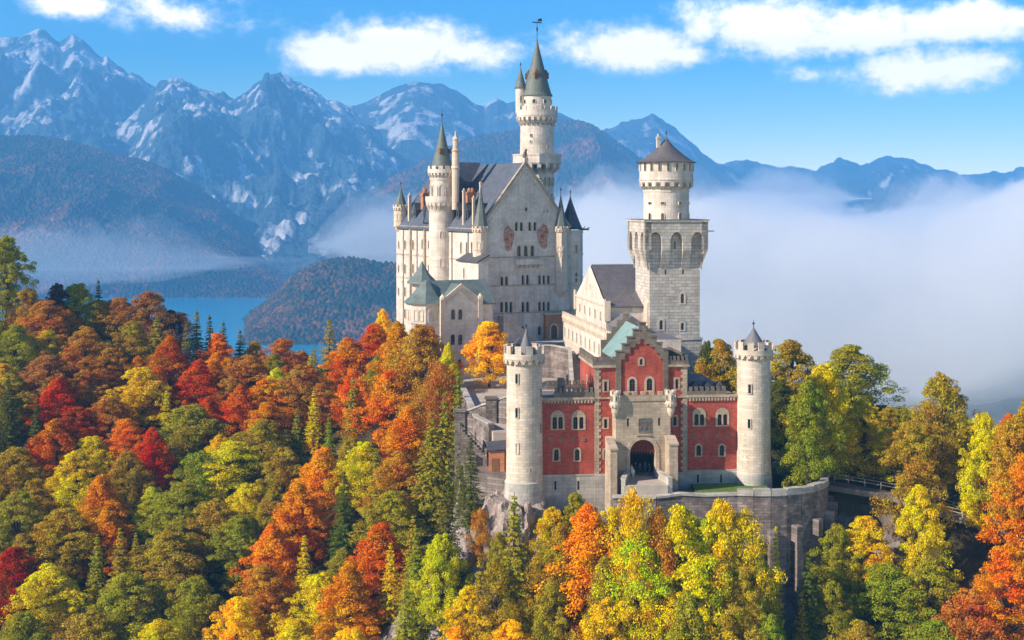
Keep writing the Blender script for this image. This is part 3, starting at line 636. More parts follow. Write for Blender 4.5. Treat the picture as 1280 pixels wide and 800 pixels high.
def make_broadleaf(H=16.0, R=4.6, n_cl=240, per=100, size=0.17, base=0.16, shape=(0.8, 0.75), seed=0, loose=0.0, flat=0.62):
    global rng
    rng = np.random.default_rng(seed)
    t = rng.beta(1.5, 1.25, n_cl); t[:5] = rng.uniform(0.9, 1.0, 5); ang = rng.uniform(0, 2 * np.pi, n_cl)
    prof = np.sin(np.pi * np.clip(t, 0.03, 1) ** shape[0] * 0.94 + 0.1) ** shape[1]
    f = rng.uniform(0.12, 1.3, n_cl) ** 0.6; wob = 1 + 0.26 * np.sin(ang * 3 + seed + t * 3) + 0.2 * np.sin(ang * 5 + t * 9 + seed)
    rr = R * prof * f * wob
    C = np.stack([rr * np.cos(ang), rr * np.sin(ang), H * base + t * H * (1 - base) * 0.93], 1)
    rc = R * rng.uniform(0.10, 0.23, n_cl) * (0.7 + 0.45 * prof)
    cl = np.repeat(np.arange(n_cl), per); d = rng.normal(size=(len(cl), 3)); d[:, 2] = d[:, 2] * 0.9 + 0.35
    d /= np.linalg.norm(d, axis=1)[:, None]; q = rng.uniform(0.45, 1.12 + loose, len(cl)) ** 0.6
    P = C[cl] + d * (rc[cl] * q)[:, None] * np.array([1.15, 1.15, flat])
    P += (np.stack([np.cos(ang[cl]), np.sin(ang[cl]), -0.45 * np.ones(len(cl))], 1)) * (rng.uniform(0, 0.5, len(cl)) * rc[cl])[:, None] * 0.6
    Nn = d * 0.7 + np.array([0, 0, 0.55]) + rng.normal(size=P.shape) * 0.45; Nn /= np.linalg.norm(Nn, axis=1)[:, None]
    V, Q = leaf_quads(P, Nn, size)
    crown = np_mesh('crown', V, Q, [M['leaves']])
    paths = [([(0, 0, -1.5), (0.1, 0, H * .2), (-0.1, .12, H * .5), (0, 0, H * .88)], [H * .021, H * .017, H * .011, 0.05])]
    for i in range(0, n_cl, 9):
        e = C[i]; z0 = max(H * .13, e[2] * 0.55); paths.append(([(0, 0, z0), (e[0] * .5, e[1] * .5, z0 + (e[2] - z0) * .45), tuple(e)], [H * .009, H * .005, .03]))
    v, fc = tubes(paths); trunk = bpy.data.meshes.new('trunk'); trunk.from_pydata([tuple(p) for p in v], [], fc); trunk.materials.append(M['bark'])
    return trunk, crown, H, R
def make_spruce(H=18.0, R=3.3, tiers=30, seed=0, size=0.14, droop=0.35):
    global rng
    rng = np.random.default_rng(seed); PP = []; NN = []; paths = [([(0, 0, -1.5), (0, 0, H * .5), (0, 0, H)], [H * .017, H * .01, .03])]
    for i in range(tiers):
        t = (i + rng.uniform(-.3, .3)) / tiers; t = min(max(t, 0), .985); z = H * (.08 + .92 * t); Lr = R * (1 - t) ** .8 * rng.uniform(.8, 1.1) + .12
        nb = max(5, int(11 * (1 - t) + 4)); a0 = rng.uniform(0, 6)
        for j in range(nb):
            a = a0 + 2 * np.pi * j / nb + rng.uniform(-.25, .25); Lb = Lr * rng.uniform(.65, 1.12); m = int(22 + 52 * Lb / R)
            s = rng.uniform(.12, 1, m) ** .75; wd = (1 - s) * .34 * Lb + .1
            off = rng.uniform(-1, 1, m) * wd; zz = z - droop * Lb * s ** 1.4 + .15 * Lb * s ** 4 - np.abs(off) * .35 + rng.normal(size=m) * .07
            PP.append(np.stack([np.cos(a) * s * Lb - np.sin(a) * off, np.sin(a) * s * Lb + np.cos(a) * off, zz], 1))
            nn = np.stack([np.cos(a) * .45 + 0 * s, np.sin(a) * .45 + 0 * s, .8 + 0 * s], 1) + rng.normal(size=(m, 3)) * .35; NN.append(nn)
            if t < .7 and j % 3 == 0: paths.append(([(0, 0, z), (np.cos(a) * Lb * .8, np.sin(a) * Lb * .8, z - droop * Lb * .55)], [.06, .02]))
    P = np.concatenate(PP); Nn = np.concatenate(NN); Nn /= np.linalg.norm(Nn, axis=1)[:, None]
    V, Q = leaf_quads(P, Nn, size, .5); crown = np_mesh('crown', V, Q, [M['needles']])
    v, fc = tubes(paths, 5); trunk = bpy.data.meshes.new('trunk'); trunk.from_pydata([tuple(p) for p in v], [], fc); trunk.materials.append(M['bark'])
    return trunk, crown, H, R
ROUND = [make_broadleaf(16, 4.9, 270, 165, size=.128, seed=s, shape=(.72, .85), base=.1) for s in (1, 2, 3, 4)]
TALL = [make_broadleaf(18, 3.9, 260, 155, size=.125, seed=s, shape=(.8, .8), base=.1) for s in (5, 6, 7)]
CONE = [make_broadleaf(16, 4.2, 260, 160, size=.125, seed=s, shape=(.5, 1.05), flat=.8, base=.08) for s in (8, 9)]
LOOSE = [make_broadleaf(15, 4.5, 170, 110, seed=s, loose=.7, size=.125, shape=(.8, .8)) for s in (10, 11)]
SPR = [make_spruce(seed=s) for s in (20, 21)] + [make_spruce(18, 2.5, 32, 22), make_spruce(18, 3.9, 28, 23, .15, .5)]
COURT = make_broadleaf(12, 4.3, 250, 160, size=.13, base=.1, seed=30, shape=(.55, 1.0))
PROTO = {'round': ROUND, 'tall': TALL, 'cone': CONE, 'loose': LOOSE, 'spruce': SPR[:2], 'slim': SPR[2:3], 'wide': SPR[3:], 'court': [COURT]}
PAL = {'scarlet': (.50, .035, .010), 'crimson': (.36, .035, .018), 'red-orange': (.52, .105, .014), 'orange': (.62, .20, .016), 'bright orange': (.72, .25, .016),
       'rust': (.42, .16, .035), 'brick-brown': (.34, .16, .05), 'plum-brown': (.09, .045, .045), 'golden': (.66, .34, .014), 'yellow': (.85, .44, .015), 'ochre': (.42, .23, .03),
       'yellow-green': (.58, .47, .022), 'olive': (.33, .27, .03), 'lime-green': (.48, .47, .025), 'green': (.27, .27, .025), 'dark green': (.11, .125, .022), 'grey-green': (.23, .22, .05)}
PAL = {k: tuple(min(.92, v * m) for v, m in zip(c, (1.15, 1.22, 1.0))) for k, c in PAL.items()}
TREES = []
def ground1(x, y): return float(ground(x, y)[0])
def solve(px, py, H):
    """distance at which a tree of height H rooted on the hill shows its top at the photo point"""
    prev = None
    for Y in np.arange(176, 400, 1.5):
        z = (HY - py) * Y / FP; g = ground1((px - 640) * Y / FP, Y); f = z - H - g
        if prev is not None and (f < 0) and prev[1] >= 0: return prev[0] + 1.5 * prev[1] / (prev[1] - f)
        if prev is None and f < 0: return None
        prev = (Y, f)
    return None
def put_tree(px, py, wpx, kind, col, H=None, Y=None, zg=None):
    H0 = H or {'round': 15, 'tall': 18, 'cone': 16, 'loose': 14, 'spruce': 17, 'slim': 15, 'wide': 17, 'court': 12}[kind]
    if Y is None:
        Y = solve(px, py, H0)
        if Y is None: return None
    X = (px - 640) * Y / FP; zt = (HY - py) * Y / FP; g = ground1(X, Y) if zg is None else zg
    if H is None or zg is not None: H0 = max(6.0, zt - g)
    TREES.append(dict(px=px, py=py, w=wpx, kind=kind, col=col, X=X, Y=Y, g=g, H=H0, R=wpx * Y / FP / 2))
    return TREES[-1]
# ------------------------------------------------------------------ castle: shared pieces
def cone_roof(parent, name, cx, cy, r, z0, z1, mat, zb, n=24, flare=0.12, finial=1.2, vane=False):
    b = MB(zb); h = z1 - z0
    b.lathe(cx, cy, [(r * 1.04, z0 - .12), (r * 1.06, z0)] + [(max(.05, r * (1 - t) ** (1 + flare)), z0 + h * t) for t in (.05, .12, .25, .42, .6, .8, .92, 1)], n)
    o = b.build(name, mat, parent)
    if finial:
        f = MB(zb); f.lathe(cx, cy, [(.07, z1 - .4), (.07, z1 + finial * .3), (.22, z1 + finial * .4), (.22, z1 + finial * .52), (.06, z1 + finial * .6), (.03, z1 + finial)], 8)
        if vane: f.box(cx - 1.3, cx + 1.3, cy - .05, cy + .05, z1 + finial * .78, z1 + finial * .84); f.prism([(cx + .2, cy, z1 + finial * .86), (cx + 1.5, cy, z1 + finial * .9), (cx + 1.2, cy, z1 + finial * 1.05), (cx + .4, cy, z1 + finial)], (0, .06, 0))
        f.build('finial', M['metal'], o)
    return o
def rwindow(parent, cx, cy, R, ang, z0, z1, w, zb, frm=0.14, mat='trim_stone', kind='arch'):
    """window let into a round wall; ang measured from the building's -v direction, positive to the right"""
    a = rad(ang) ; nx, ny = math.sin(a), -math.cos(a); tx, ty = math.cos(a), math.sin(a)
    def place(off): return (cx + nx * off - tx * 5, cy + ny * off - ty * 5), (cx + nx * off + tx * 5, cy + ny * off + ty * 5)
    f = (arch if kind == 'arch' else rect)
    A, B = place(R - w * w / (8 * R) + 0.015); p = MB(zb); p.panel(A, B, f(5, w, z0, z1), (), 0.0, 0)
    o = p.build('window', M['glass'], parent)
    q = MB(zb); q.panel(A, B, f(5, w + 2 * frm, z0 - frm, z1 + frm), [f(5, w, z0, z1)], .13, -.01, .16); q.build('surround', M[mat], o)
    return o
def crown(mb, cx, cy, R, zc0, zc1, zp, zt, n, over=.45, th=.35, seg=None, a0=0, mfrac=.6):
    """corbel table, parapet ring and merlons of a round tower"""
    seg = seg or max(24, n)
    mb.radial(cx, cy, R - .25, R + over, zc0, zc1 + .05, n, .42, a0, zc0 + (zc1 - zc0) * .5)
    # small arches between the corbels
    mb.radial(cx, cy, R - .25, R + over, zc1 - (zc1 - zc0) * .22, zc1 + .05, n, .8, a0)
    mb.ring(cx, cy, R - .1, R + over + .06, zc1, zc1 + .16, seg, a0)
    mb.ring(cx, cy, R + over - th, R + over, zc1 + .1, zp, seg, a0)
    mb.lathe(cx, cy, [(R + over - th, zc1), (R + over - th, zc1 + .3)], seg, a0)
    m = max(8, int(n * .62))
    mb.radial(cx, cy, R + over - th, R + over, zp - .05, zt, m, mfrac, a0 + math.pi / m)
    mb.radial(cx, cy, R + over - th - .04, R + over + .05, zt, zt + .1, m, mfrac * 1.12, a0 + math.pi / m)
def chimney(parent, x, y, w, z0, z1, zb, mat='trim_stone', cap=True):
    b = MB(zb); b.box(x - w / 2, x + w / 2, y - w / 2, y + w / 2, z0, z1)
    if cap: b.box(x - w * .65, x + w * .65, y - w * .65, y + w * .65, z1 - w * .5, z1 - w * .2); b.lathe(x, y, [(w * .35, z1), (w * .4, z1 + w * .4), (w * .2, z1 + w * .8)], 8)
    return b.build('chimney', M[mat], parent)

# ------------------------------------------------------------------ gatehouse
G = Frame(1.8, 213.0, 6, -52.0)
gz = lambda py, px=760, v=0.0: G.z(py, G.u(px, v), v)
gate = tag(G.empty('gatehouse'), 'red brick gatehouse with stepped gable, arched stone gateway and two pale round towers', 'gatehouse')
zb = G.zb
WD, BD = 9.0, 14.0
uL, uM0, uM1, uR = G.u(676), G.u(743), G.u(859), G.u(924)
red = MB(zb); tr = MB(zb); ba = MB(zb); dk = MB(zb)
zrb = gz(594, 700); zc = gz(499, 700)
lw = Wall(G, (uL, 0), (uM0, 0), zrb - .4, zc)
for px in (697, 723):
    lw.pwin([px - 3.7, px + 3.7], 521, 536, 5.4, .3, 'big')
    lw.pwin([px - 1.5], 561.5, 575.5, 5.5, .28)
lw.finish(red, gate, M['glass'], M['gate_stone'])
zrb2 = gz(587, 890); zc2 = gz(495.5, 890)
rw = Wall(G, (uM1, 0), (uR, 0), zrb2 - .4, zc2)
for px in (874, 903):
    rw.pwin([px - 3.5, px + 3.5], 517.5, 531.5, 5.2, .3, 'big')
    rw.pwin([px - .8], 556.5, 569.5, 5.3, .28)
rw.finish(red, gate, M['glass'], M['gate_stone'])
zmc = gz(459, 757)
mw = Wall(G, (uM0, 0), (uM1, 0), zrb - .4, zmc)
for px, y0, y1, w in ((757, 477, 489, 3.6), (757, 524, 535, 3.8), (757, 563, 573, 3.6), (846, 474, 486, 3.6), (843.5, 521, 532, 3.8), (843, 560, 571, 3.6)):
    mw.pwin([px], y0, y1, w, .3, kind='rect')
_c = mw.s_of(803.5); mw.cuts.append([(_c - 2.4, zrb - .39), (_c + 2.4, zrb - .39), (_c + 2.4, G.z(545, G.u(803, -3.2), -3.2)), (_c - 2.4, G.z(545, G.u(803, -3.2), -3.2))])
mw.finish(red, gate, M['glass'], M['gate_stone'])
for A, B, zt in (((uM0, BD), (uM0, 0), zmc), ((uM1, 0), (uM1, BD), zmc), ((uM1, BD), (uM0, BD), zmc), ((uL, WD), (uL, 0), zc), ((uM0, WD), (uL, WD), zc), ((uR, 0), (uR, WD), zc2), ((uR, WD), (uM1, WD), zc2)):
    w = Wall(G, A, B, zb + 2, zt)
    if A == (uM0, BD): w.win([(w.L * .5, .6, gz(486), gz(477))], 'm', .25, None, 'rect')
    w.finish(red, gate, M['glass'], M['gate_stone'])
red.build('wall', M['red_brick'], gate)
# stone plinth
ba.box(uL, uM0, -.18, .6, zb + 2, zrb); ba.box(uM0 - .02, G.u(785), -.26, .6, zb + 1.9, zrb + .01); ba.box(G.u(822), uM1 + .02, -.26, .6, zb + 1.9, zrb + .01); ba.box(uM1, uR, -.18, .6, zb + 2, zrb2)
ba.box(uL, uR, -.24, -.16, zrb - .1, zrb + .12)
pl = ba.build('plinth', M['base_stone'], gate)
for px in (694, 722.5, 872, 901):
    s = MB(zb); u = G.u(px); s.box(u - .13, u + .13, -.21, -.1, gz(612 if px < 800 else 603, px), gz(601 if px < 800 else 593, px)); s.build('slit', M['dark_inside'], gate)
# quoins and string courses
for u, z1 in ((uM0, zmc), (uM1 - 1.0, zmc)):
    z = zrb; i = 0; tr = MB(zb)
    while z < z1 - .3:
        w = 1.0 if i % 2 else .72; tr.box(u + (0 if u < uM0 + 1 else 1.0 - w), u + (w if u < uM0 + 1 else 1.0), -.09, .2, z, z + .48); z += .5; i += 1
    tr.build('quoins', M['gate_stone'], gate)
tr = MB(zb)
tr = MB(zb); tr.box(uL, uM0, -.3, .3, zc - .05, zc + .28); tr.build('cornice', M['gate_stone'], gate)
tr = MB(zb); tr.box(uM1, uR, -.3, .3, zc2 - .05, zc2 + .28); tr.build('cornice', M['gate_stone'], gate)
tr = MB(zb); tr.box(uM0 - .3, G.u(770), -.34, .35, zmc - .05, zmc + .3); tr.build('cornice', M['gate_stone'], gate)
tr = MB(zb); tr.box(G.u(835), uM1 + .3, -.34, .35, zmc - .05, zmc + .3); tr.build('cornice', M['gate_stone'], gate)
tr = MB(zb); tr.box(uM0, G.u(772), -.2, .2, gz(498.5), gz(496.5)); tr.build('cornice', M['gate_stone'], gate)
tr = MB(zb); tr.box(G.u(838), uM1, -.2, .2, gz(497, 850), gz(495, 850)); tr.build('cornice', M['gate_stone'], gate)
tr = MB(zb); tr.box(uM0 - .32, uM0 + .1, -.3, BD, zmc - .05, zmc + .3); tr.build('cornice', M['gate_stone'], gate)
tr = MB(zb); tr.box(uM1 - .1, uM1 + .32, -.3, BD, zmc - .05, zmc + .3); tr.build('cornice', M['gate_stone'], gate)

for a, b_, z in ((uL + .4, uM0 - .2, zc), (uM1 + .2, uR - .6, zc2)):
    n = 15; tr = MB(zb)
    for i in range(n):
        u = a + (b_ - a) * (i + .5) / n; tr.box(u - .12, u + .12, -.24, 0.05, z - .62, z - .04)
    tr.box(a - .2, b_ + .2, -.16, .02, z - .3, z); tr.build('corbel_table', M['gate_stone'], gate)
# row of small square vents
for px, py in [(p, 549) for p in (687, 702, 716, 730)] + [(p, 544) for p in (867, 882, 896, 911)]:
    v = MB(zb); u = G.u(px); v.box(u - .2, u + .2, -.12, .02, gz(py + 2, px), gz(py - 2, px)); v.build('vent', M['dark_trim'], gate)
# parapets and battlements
for (a, b_, z, d, n, zp, zt) in ((uL + 2, uM0 - .1, zc + .28, WD, 9, .75, 1.45), (uM1 + .1, uR - 2, zc2 + .28, WD, 7, .6, 1.25)):
    dk = MB(zb); dk.box(a, b_, -.15, .2, z, z + zp); merlons(dk, a, b_, -.16, .24, z + zp - .01, z + zt, n); dk.build('battlement', M['dark_trim'], gate)
    dk = MB(zb); dk.box(a, b_, d - .3, d, z, z + zp); merlons(dk, a, b_, d - .34, d + .02, z + zp - .01, z + zt, n); dk.build('battlement', M['dark_trim'], gate)
dk = MB(zb); dk.box(G.u(704) - .5, G.u(704) + .5, 2.0, 2.9, zc, zc + 2.9); dk.build('chimney', M['dark_trim'], gate)
z = zmc + .3
for (a, b_) in ((uM0 - .2, G.u(770)), (G.u(835), uM1 + .2)):
    dk = MB(zb); dk.box(a, b_, -.2, .16, z, z + .62); merlons(dk, a, b_, -.22, .2, z + .61, z + 1.3, 5); dk.build('battlement', M['dark_trim'], gate)
for u in (uM0 - .2, uM1 - .1):
    dk = MB(zb); dk.box(u, u + .33, .16, BD, z, z + .62); merlons(dk, u - .02, u + .35, .3, BD, z + .61, z + 1.3, 10); dk.build('battlement', M['dark_trim'], gate)
# stepped gables
GV = -.35
stp = [(770, 439.4), (777.6, 439.4), (777.6, 430.6), (784, 430.6), (784, 421.9), (791.3, 421.9), (791.3, 412.4), (798.6, 412.4), (798.6, 404), (807.4, 404), (807.4, 412.4), (814.4, 412.4), (814.4, 421.5), (821, 421.5), (821, 429.5), (828, 429.5), (828, 437.5), (835.5, 437.5)]
inn = [(776.5, 500), (829, 500), (829, 449), (825, 449), (825, 441.5), (819, 441.5), (819, 434), (812.5, 434), (812.5, 430), (806, 430), (806, 424), (800.5, 424), (800.5, 430), (794.5, 430), (794.5, 434), (788, 434), (788, 441.5), (781.5, 441.5), (781.5, 449), (776.5, 449)]
gu0 = G.u(770, GV)
sg = lambda p: (G.u(p[0], GV) - gu0, gz(p[1], 800, GV))
gsL = G.u(835.5, GV) - gu0
outline = [(0, gz(502)), (gsL, gz(502))] + [sg(p) for p in stp[::-1]]
st = MB(zb)
st.panel((gu0, GV), (gu0 + gsL, GV), outline, [[sg(p) for p in inn]], 0, -.22, .5)
for (x0, y0), (x1, y1) in zip(stp, stp[1:]):
    if y0 == y1: st.box(G.u(x0, GV) - .1, G.u(x1, GV) + .1, GV - .14, GV + .75, gz(y0), gz(y0) + .16)
# hanging blind arches along the steps
st.box(gu0, gu0 + gsL, GV + .5, GV + .56, gz(460), gz(441))
g1 = st.build('gable', M['dark_trim'], gate)
tag(g1, 'grey brown stone stepped gable frame')
rf = MB(zb); gw = Wall(G, (gu0 + .3, GV + .22), (gu0 + gsL - .3, GV + .22), gz(502), gz(440))
io = lambda p: (G.u(p[0], GV) - gu0 - .3, gz(p[1], 800, GV))
gw.top = [io(p) for p in [(775, 501), (830.5, 501), (830.5, 446), (826, 440), (803.2, 421), (780, 440), (775, 446)]]
gw.pwin([790.2], 473.5, 489, 7.2, .34); gw.pwin([811.8], 473, 488, 7.2, .34); gw.pwin([801.5], 448.5, 456, 3.6, .3)
gw.finish(rf, g1, M['glass'], M['gate_stone'], .1); rf.build('wall', M['red_brick'], g1)
# rear gable and the verdigris roof between
zr, ze = gz(411), gz(447); um = G.u(803)
bk = MB(zb); k = .97
bk.panel((G.u(770) + gsL, BD), (G.u(770), BD), [(gsL - (p[0] if i else p[0]), p[1]) for i, p in enumerate(outline[::-1])], (), 0, 0); 
bk.prism([(G.u(770) + p[0], BD - .5, p[1] + (.4 if p[1] > gz(445) else -8)) for p in outline], (0, .5, 0))
bk.build('rear_gable', M['dark_trim'], gate)
ro = MB(zb); h = 5.2
for sgn in (-1, 1):
    e = um + sgn * (gsL / 2 - .1)
    ro.prism([(um, .3, zr), (e, .3, ze - .4), (e, .3, ze - .6), (um, .3, zr - .25)], (0, BD - .8, 0))
ro.build('roof', M['bright_copper'], gate)
fr = MB(zb); fr.box(uL, uM0, .3, WD - .3, zc - .2, zc + .1); fr.box(uM0, uM1, .3, BD - .3, zmc - .3, zmc)
fr.build('flat_roof', M['lead'], gate)
# hipped lead roof over the right wing
hr = MB(zb); a, b_ = uM1 + .2, uR - .8; z0 = zc2 + .3; z1 = gz(466, 880, 5)
hr.add([(a, .9, z0), (b_, .9, z0), (b_, WD - .4, z0), (a, WD - .4, z0), (a, 4.6, z1), (b_ - 4.2, 4.6, z1)], [(0, 1, 5, 4), (1, 2, 5), (2, 3, 4, 5), (0, 4, 3), (3, 2, 1, 0)])
hr.build('hipped_roof', M['lead'], gate)
for px in (868, 884, 899):
    d = MB(zb); u = G.u(px, 1.5); d.box(u - .45, u + .45, 1.0, 2.3, z0, z0 + 1.25); d.prism([(u - .6, .9, z0 + 1.2), (u + .6, .9, z0 + 1.2), (u, .9, z0 + 1.75)], (0, 1.8, 0)); d.build('dormer', M['dark_slate'], gate)
# gate bay
BV = -3.2; z_ = lambda py, px=800: gz(py, px, BV)
b0, b1 = G.u(770, BV), G.u(838, BV)
zf = z_(597)
bay = MB(zb)
bw = Wall(G, (b0, BV), (b1, BV), zf - 5, z_(497))
cs = bw.s_of(803.5); gw_ = (bw.s_of(819.5) - bw.s_of(787.5))
gh = arch(cs, gw_, zf, z_(549.5), 14)
for px, y0, y1 in ((785, 523, 533), (824, 522, 532)): bw.pwin([px], y0, y1, 2.6, .1, kind='rect')
H_ = [gh] + [rect(l[0], l[1], l[2], l[3]) for w in bw.wins for l in w[0]]
bay.panel(bw.A, bw.B, [(0, zf - 5), (bw.L, zf - 5), (bw.L, z_(497)), (0, z_(497))], H_, 0, -1.3)
tmp = MB(zb); bw2 = bw; 
for (lights, plate, m, gl, kd) in bw.wins:
    p = MB(zb)
    for l in lights: p.panel(bw.A, bw.B, rect(*l), (), -.3, 0)
    p.build('window', M['glass'], gate)
bay.panel((b0, 0), (b0, BV), [(0, zf - 5), (-BV, zf - 5), (-BV, z_(497)), (0, z_(497))]); bay.panel((b1, BV), (b1, 0), [(0, zf - 5), (-BV, zf - 5), (-BV, z_(497)), (0, z_(497))])
bay.box(b0 + .1, b1 - .1, BV + .1, 0, z_(497) - .3, z_(497) - .05)
bay.box(b0 - .12, b1 + .12, BV - .14, BV + .3, z_(501), z_(498.5))
bay.box(b0, b1, BV - .1, BV + .3, z_(498.5), z_(494)); merlons(bay, b0 + .9, b1 - .9, BV - .12, BV + .32, z_(494.2), z_(489.5), 5, .55)
for u in (b0, b1 - .3): bay.box(u, u + .3, BV, 0, z_(498), z_(494)); merlons(bay, u - .02, u + .32, BV + 1, 0, z_(494.2), z_(489.5), 2, .5)
# archivolt
bay.panel(bw.A, bw.B, arch(cs, gw_ + 1.1, zf, z_(549.5) + .55, 14), [gh], .12, 0, .12)
# drum of the step below the parapet
bay.box(b0 + 3.0, b1 - 3.0, BV - .22, BV, z_(549.5) + .6, z_(543))
bay.build('gate_bay', M['gate_stone'], gate)
for (pa, pb, yt, zt2, depth) in ((763, 771.5, 557, 550, 3.6), (836.5, 847.5, 553, 547, 3.0)):
    u0, u1 = G.u(pa, BV - depth), G.u(pb, BV - depth); bt = MB(zb)
    bt.prism([(u0, BV - depth, zf - 5), (u0, BV + 1, zf - 5), (u0, BV + 1, z_(zt2) + .5), (u0, BV - .4, z_(zt2)), (u0, BV - depth, z_(yt))], (u1 - u0, 0, 0))
    bt.prism([(u0 - .12, BV - depth - .15, z_(yt)), (u0 - .12, BV - .3, z_(zt2) + .1), (u0 - .12, BV - .3, z_(zt2) + .35), (u0 - .12, BV - depth - .15, z_(yt) + .25)], (u1 - u0 + .24, 0, 0)); bt.build('buttress', M['gate_stone'], gate)
# corner turrets of the bay
for px, nm in ((769, 0), (838.5, 1)):
    c = MB(zb); u = G.u(px, BV); R = .78
    c.lathe(u, BV, [(.1, z_(522)), (.35, z_(519)), (.55, z_(515)), (.62, z_(507)), (R, z_(505)), (R, z_(492))], 14)
    c.radial(u, BV, .5, R + .08, z_(511), z_(505), 10, .5, 0, z_(508)); c.ring(u, BV, R - .1, R + .12, z_(505.5), z_(503.5), 14)
    c.radial(u, BV, R - .26, R + .03, z_(492.2), z_(488), 7, .6); c.build('turret', M['tower_stone'], gate)
    for an in (-55, 0, 50): rw_ = MB(zb); rwindow(gate, u, BV, R, an, z_(500), z_(494), .22, zb, .05, 'tower_stone', 'rect')
# carved shield panel over the arch
cr = MB(zb); s0, s1 = G.u(799, BV), G.u(813, BV); cr.box(s0, s1, BV - .05, BV + .1, z_(539.5), z_(524))
cr.mi = 1; cr.box(s0 - .12, s1 + .12, BV - .1, BV, z_(540.7), z_(539.5)); cr.box(s0 - .12, s1 + .12, BV - .1, BV, z_(524), z_(522.8)); cr.box(s0 - .14, s0, BV - .1, BV, z_(539.5), z_(524)); cr.box(s1, s1 + .14, BV - .1, BV, z_(539.5), z_(524))
mid = (s0 + s1) / 2
cr.prism([(mid - .4, BV - .16, z_(527)), (mid - .4, BV - .16, z_(533)), (mid, BV - .16, z_(537.5)), (mid + .4, BV - .16, z_(533)), (mid + .4, BV - .16, z_(527))], (0, .1, 0))
for sg_ in (-1, 1): cr.prism([(mid + sg_ * .5, BV - .12, z_(537)), (mid + sg_ * .8, BV - .12, z_(537)), (mid + sg_ * .7, BV - .12, z_(526.5)), (mid + sg_ * .52, BV - .12, z_(528))], (0, .06, 0))
cr.build('carved_panel', [M['lead'], M['dark_trim']], gate)
# passage behind the arch
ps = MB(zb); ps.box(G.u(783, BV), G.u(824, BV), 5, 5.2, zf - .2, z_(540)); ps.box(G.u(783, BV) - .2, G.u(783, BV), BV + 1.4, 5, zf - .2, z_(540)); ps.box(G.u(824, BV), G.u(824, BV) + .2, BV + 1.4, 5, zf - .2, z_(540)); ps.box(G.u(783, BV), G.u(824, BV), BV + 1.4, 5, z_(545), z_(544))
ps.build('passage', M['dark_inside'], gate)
pf = MB(zb); pf.box(G.u(783, BV), G.u(824, BV), BV - .05, 5, zf - .5, zf + .02); pf.build('passage_floor', M['paving'], gate)
pg = MB(zb); g0, g1_ = cs - gw_ / 2, cs + gw_ / 2
lun = [p for p in arch(cs, gw_ - .02, zf, z_(549.5), 14) if p[1] > z_(566)]
pg.panel((b0, BV + .8), (b1, BV + .8), [(g0, z_(566)), (g1_, z_(566))] + lun, (), 0, 0)
for i in range(9):
    s = g0 + gw_ * (i + .5) / 9; hh = z_(566) - zf; pg.box(b0 + s - .05, b0 + s + .05, BV + .66, BV + .76, z_(569), z_(554))
for q in (565, 560, 555.5): pg.box(b0 + g0 + .3, b0 + g1_ - .3, BV + .64, BV + .74, z_(q) - .05, z_(q) + .05)
pg.build('gate_grille', M['gate_red'], gate)
# the two round towers
def gate_tower(pxc, R, Rb, yb0, yb1, ys, slits, roof):
    u = G.u(pxc, 0); zq = lambda py: G.z(py, u, 0)
    t = MB(zb); (ytop, ygap, yc1, yc0) = ys
    t.lathe(u, 0, [(R * 1.03, zq(yb0)), (R, zq(530)), (R * .985, zq(yc0) + .2), (R * .985, zq(yc1) + .3)], 40)
    crown(t, u, 0, R * .985, zq(yc0), zq(yc1), zq(ygap), zq(ytop), 18, .45, .4, 54, 0, .56)
    o = t.build('tower', M['tower_stone'], gate, False)
    b = MB(zb); b.lathe(u, 0, [(Rb * 1.09, zq(yb1) - 4), (Rb * 1.06, zq(yb1)), (Rb, zq(yb0) - .3), (Rb, zq(yb0) - .05), (R * 1.02, zq(yb0) + .12)], 40); b.build('plinth', M['base_stone'], o)
    for (dx, y0, y1) in slits:
        an = math.degrees(math.asin(max(-.95, min(.95, dx / (R / (G.w(u, 0)[1] / FP)))))); rwindow(o, u, 0, R * 1.0, an - 6 * 0, zq(y1), zq(y0), .42, zb, .1, 'tower_stone', 'rect')
    roof(o, u, zq); return o
def rL(o, u, zq):
    cone_roof(o, 'roof', u + .25, -.2, 1.25, zq(441), zq(409), M['lead'], zb, 14, .1, .5)
    b = MB(zb); b.box(u - 1.3, u - .1, .2, 1.5, zq(447), zq(430)); b.prism([(u - 1.45, .05, zq(430)), (u + .05, .05, zq(430)), (u - .7, .05, zq(423))], (0, 1.6, 0)); b.build('stair_head', M['dark_slate'], o)
def rR(o, u, zq): cone_roof(o, 'roof', u, 0, 1.85, zq(432), zq(408), M['lead'], zb, 18, .1, 1.0)
gate_tower(655.5, 2.72, 3.0, 600, 640, (432, 441, 448, 458), [(-11.5, 465, 477), (-11.5, 507, 519), (-11, 551, 563), (18.5, 485, 495), (18.5, 528, 540), (18.5, 571, 582), (6, 582, 586)], rL)
gate_tower(942, 2.58, 2.72, 588, 616, (427, 436, 442, 451), [(-10, 478, 489), (-10.5, 521, 532), (19, 465, 475)], rR)

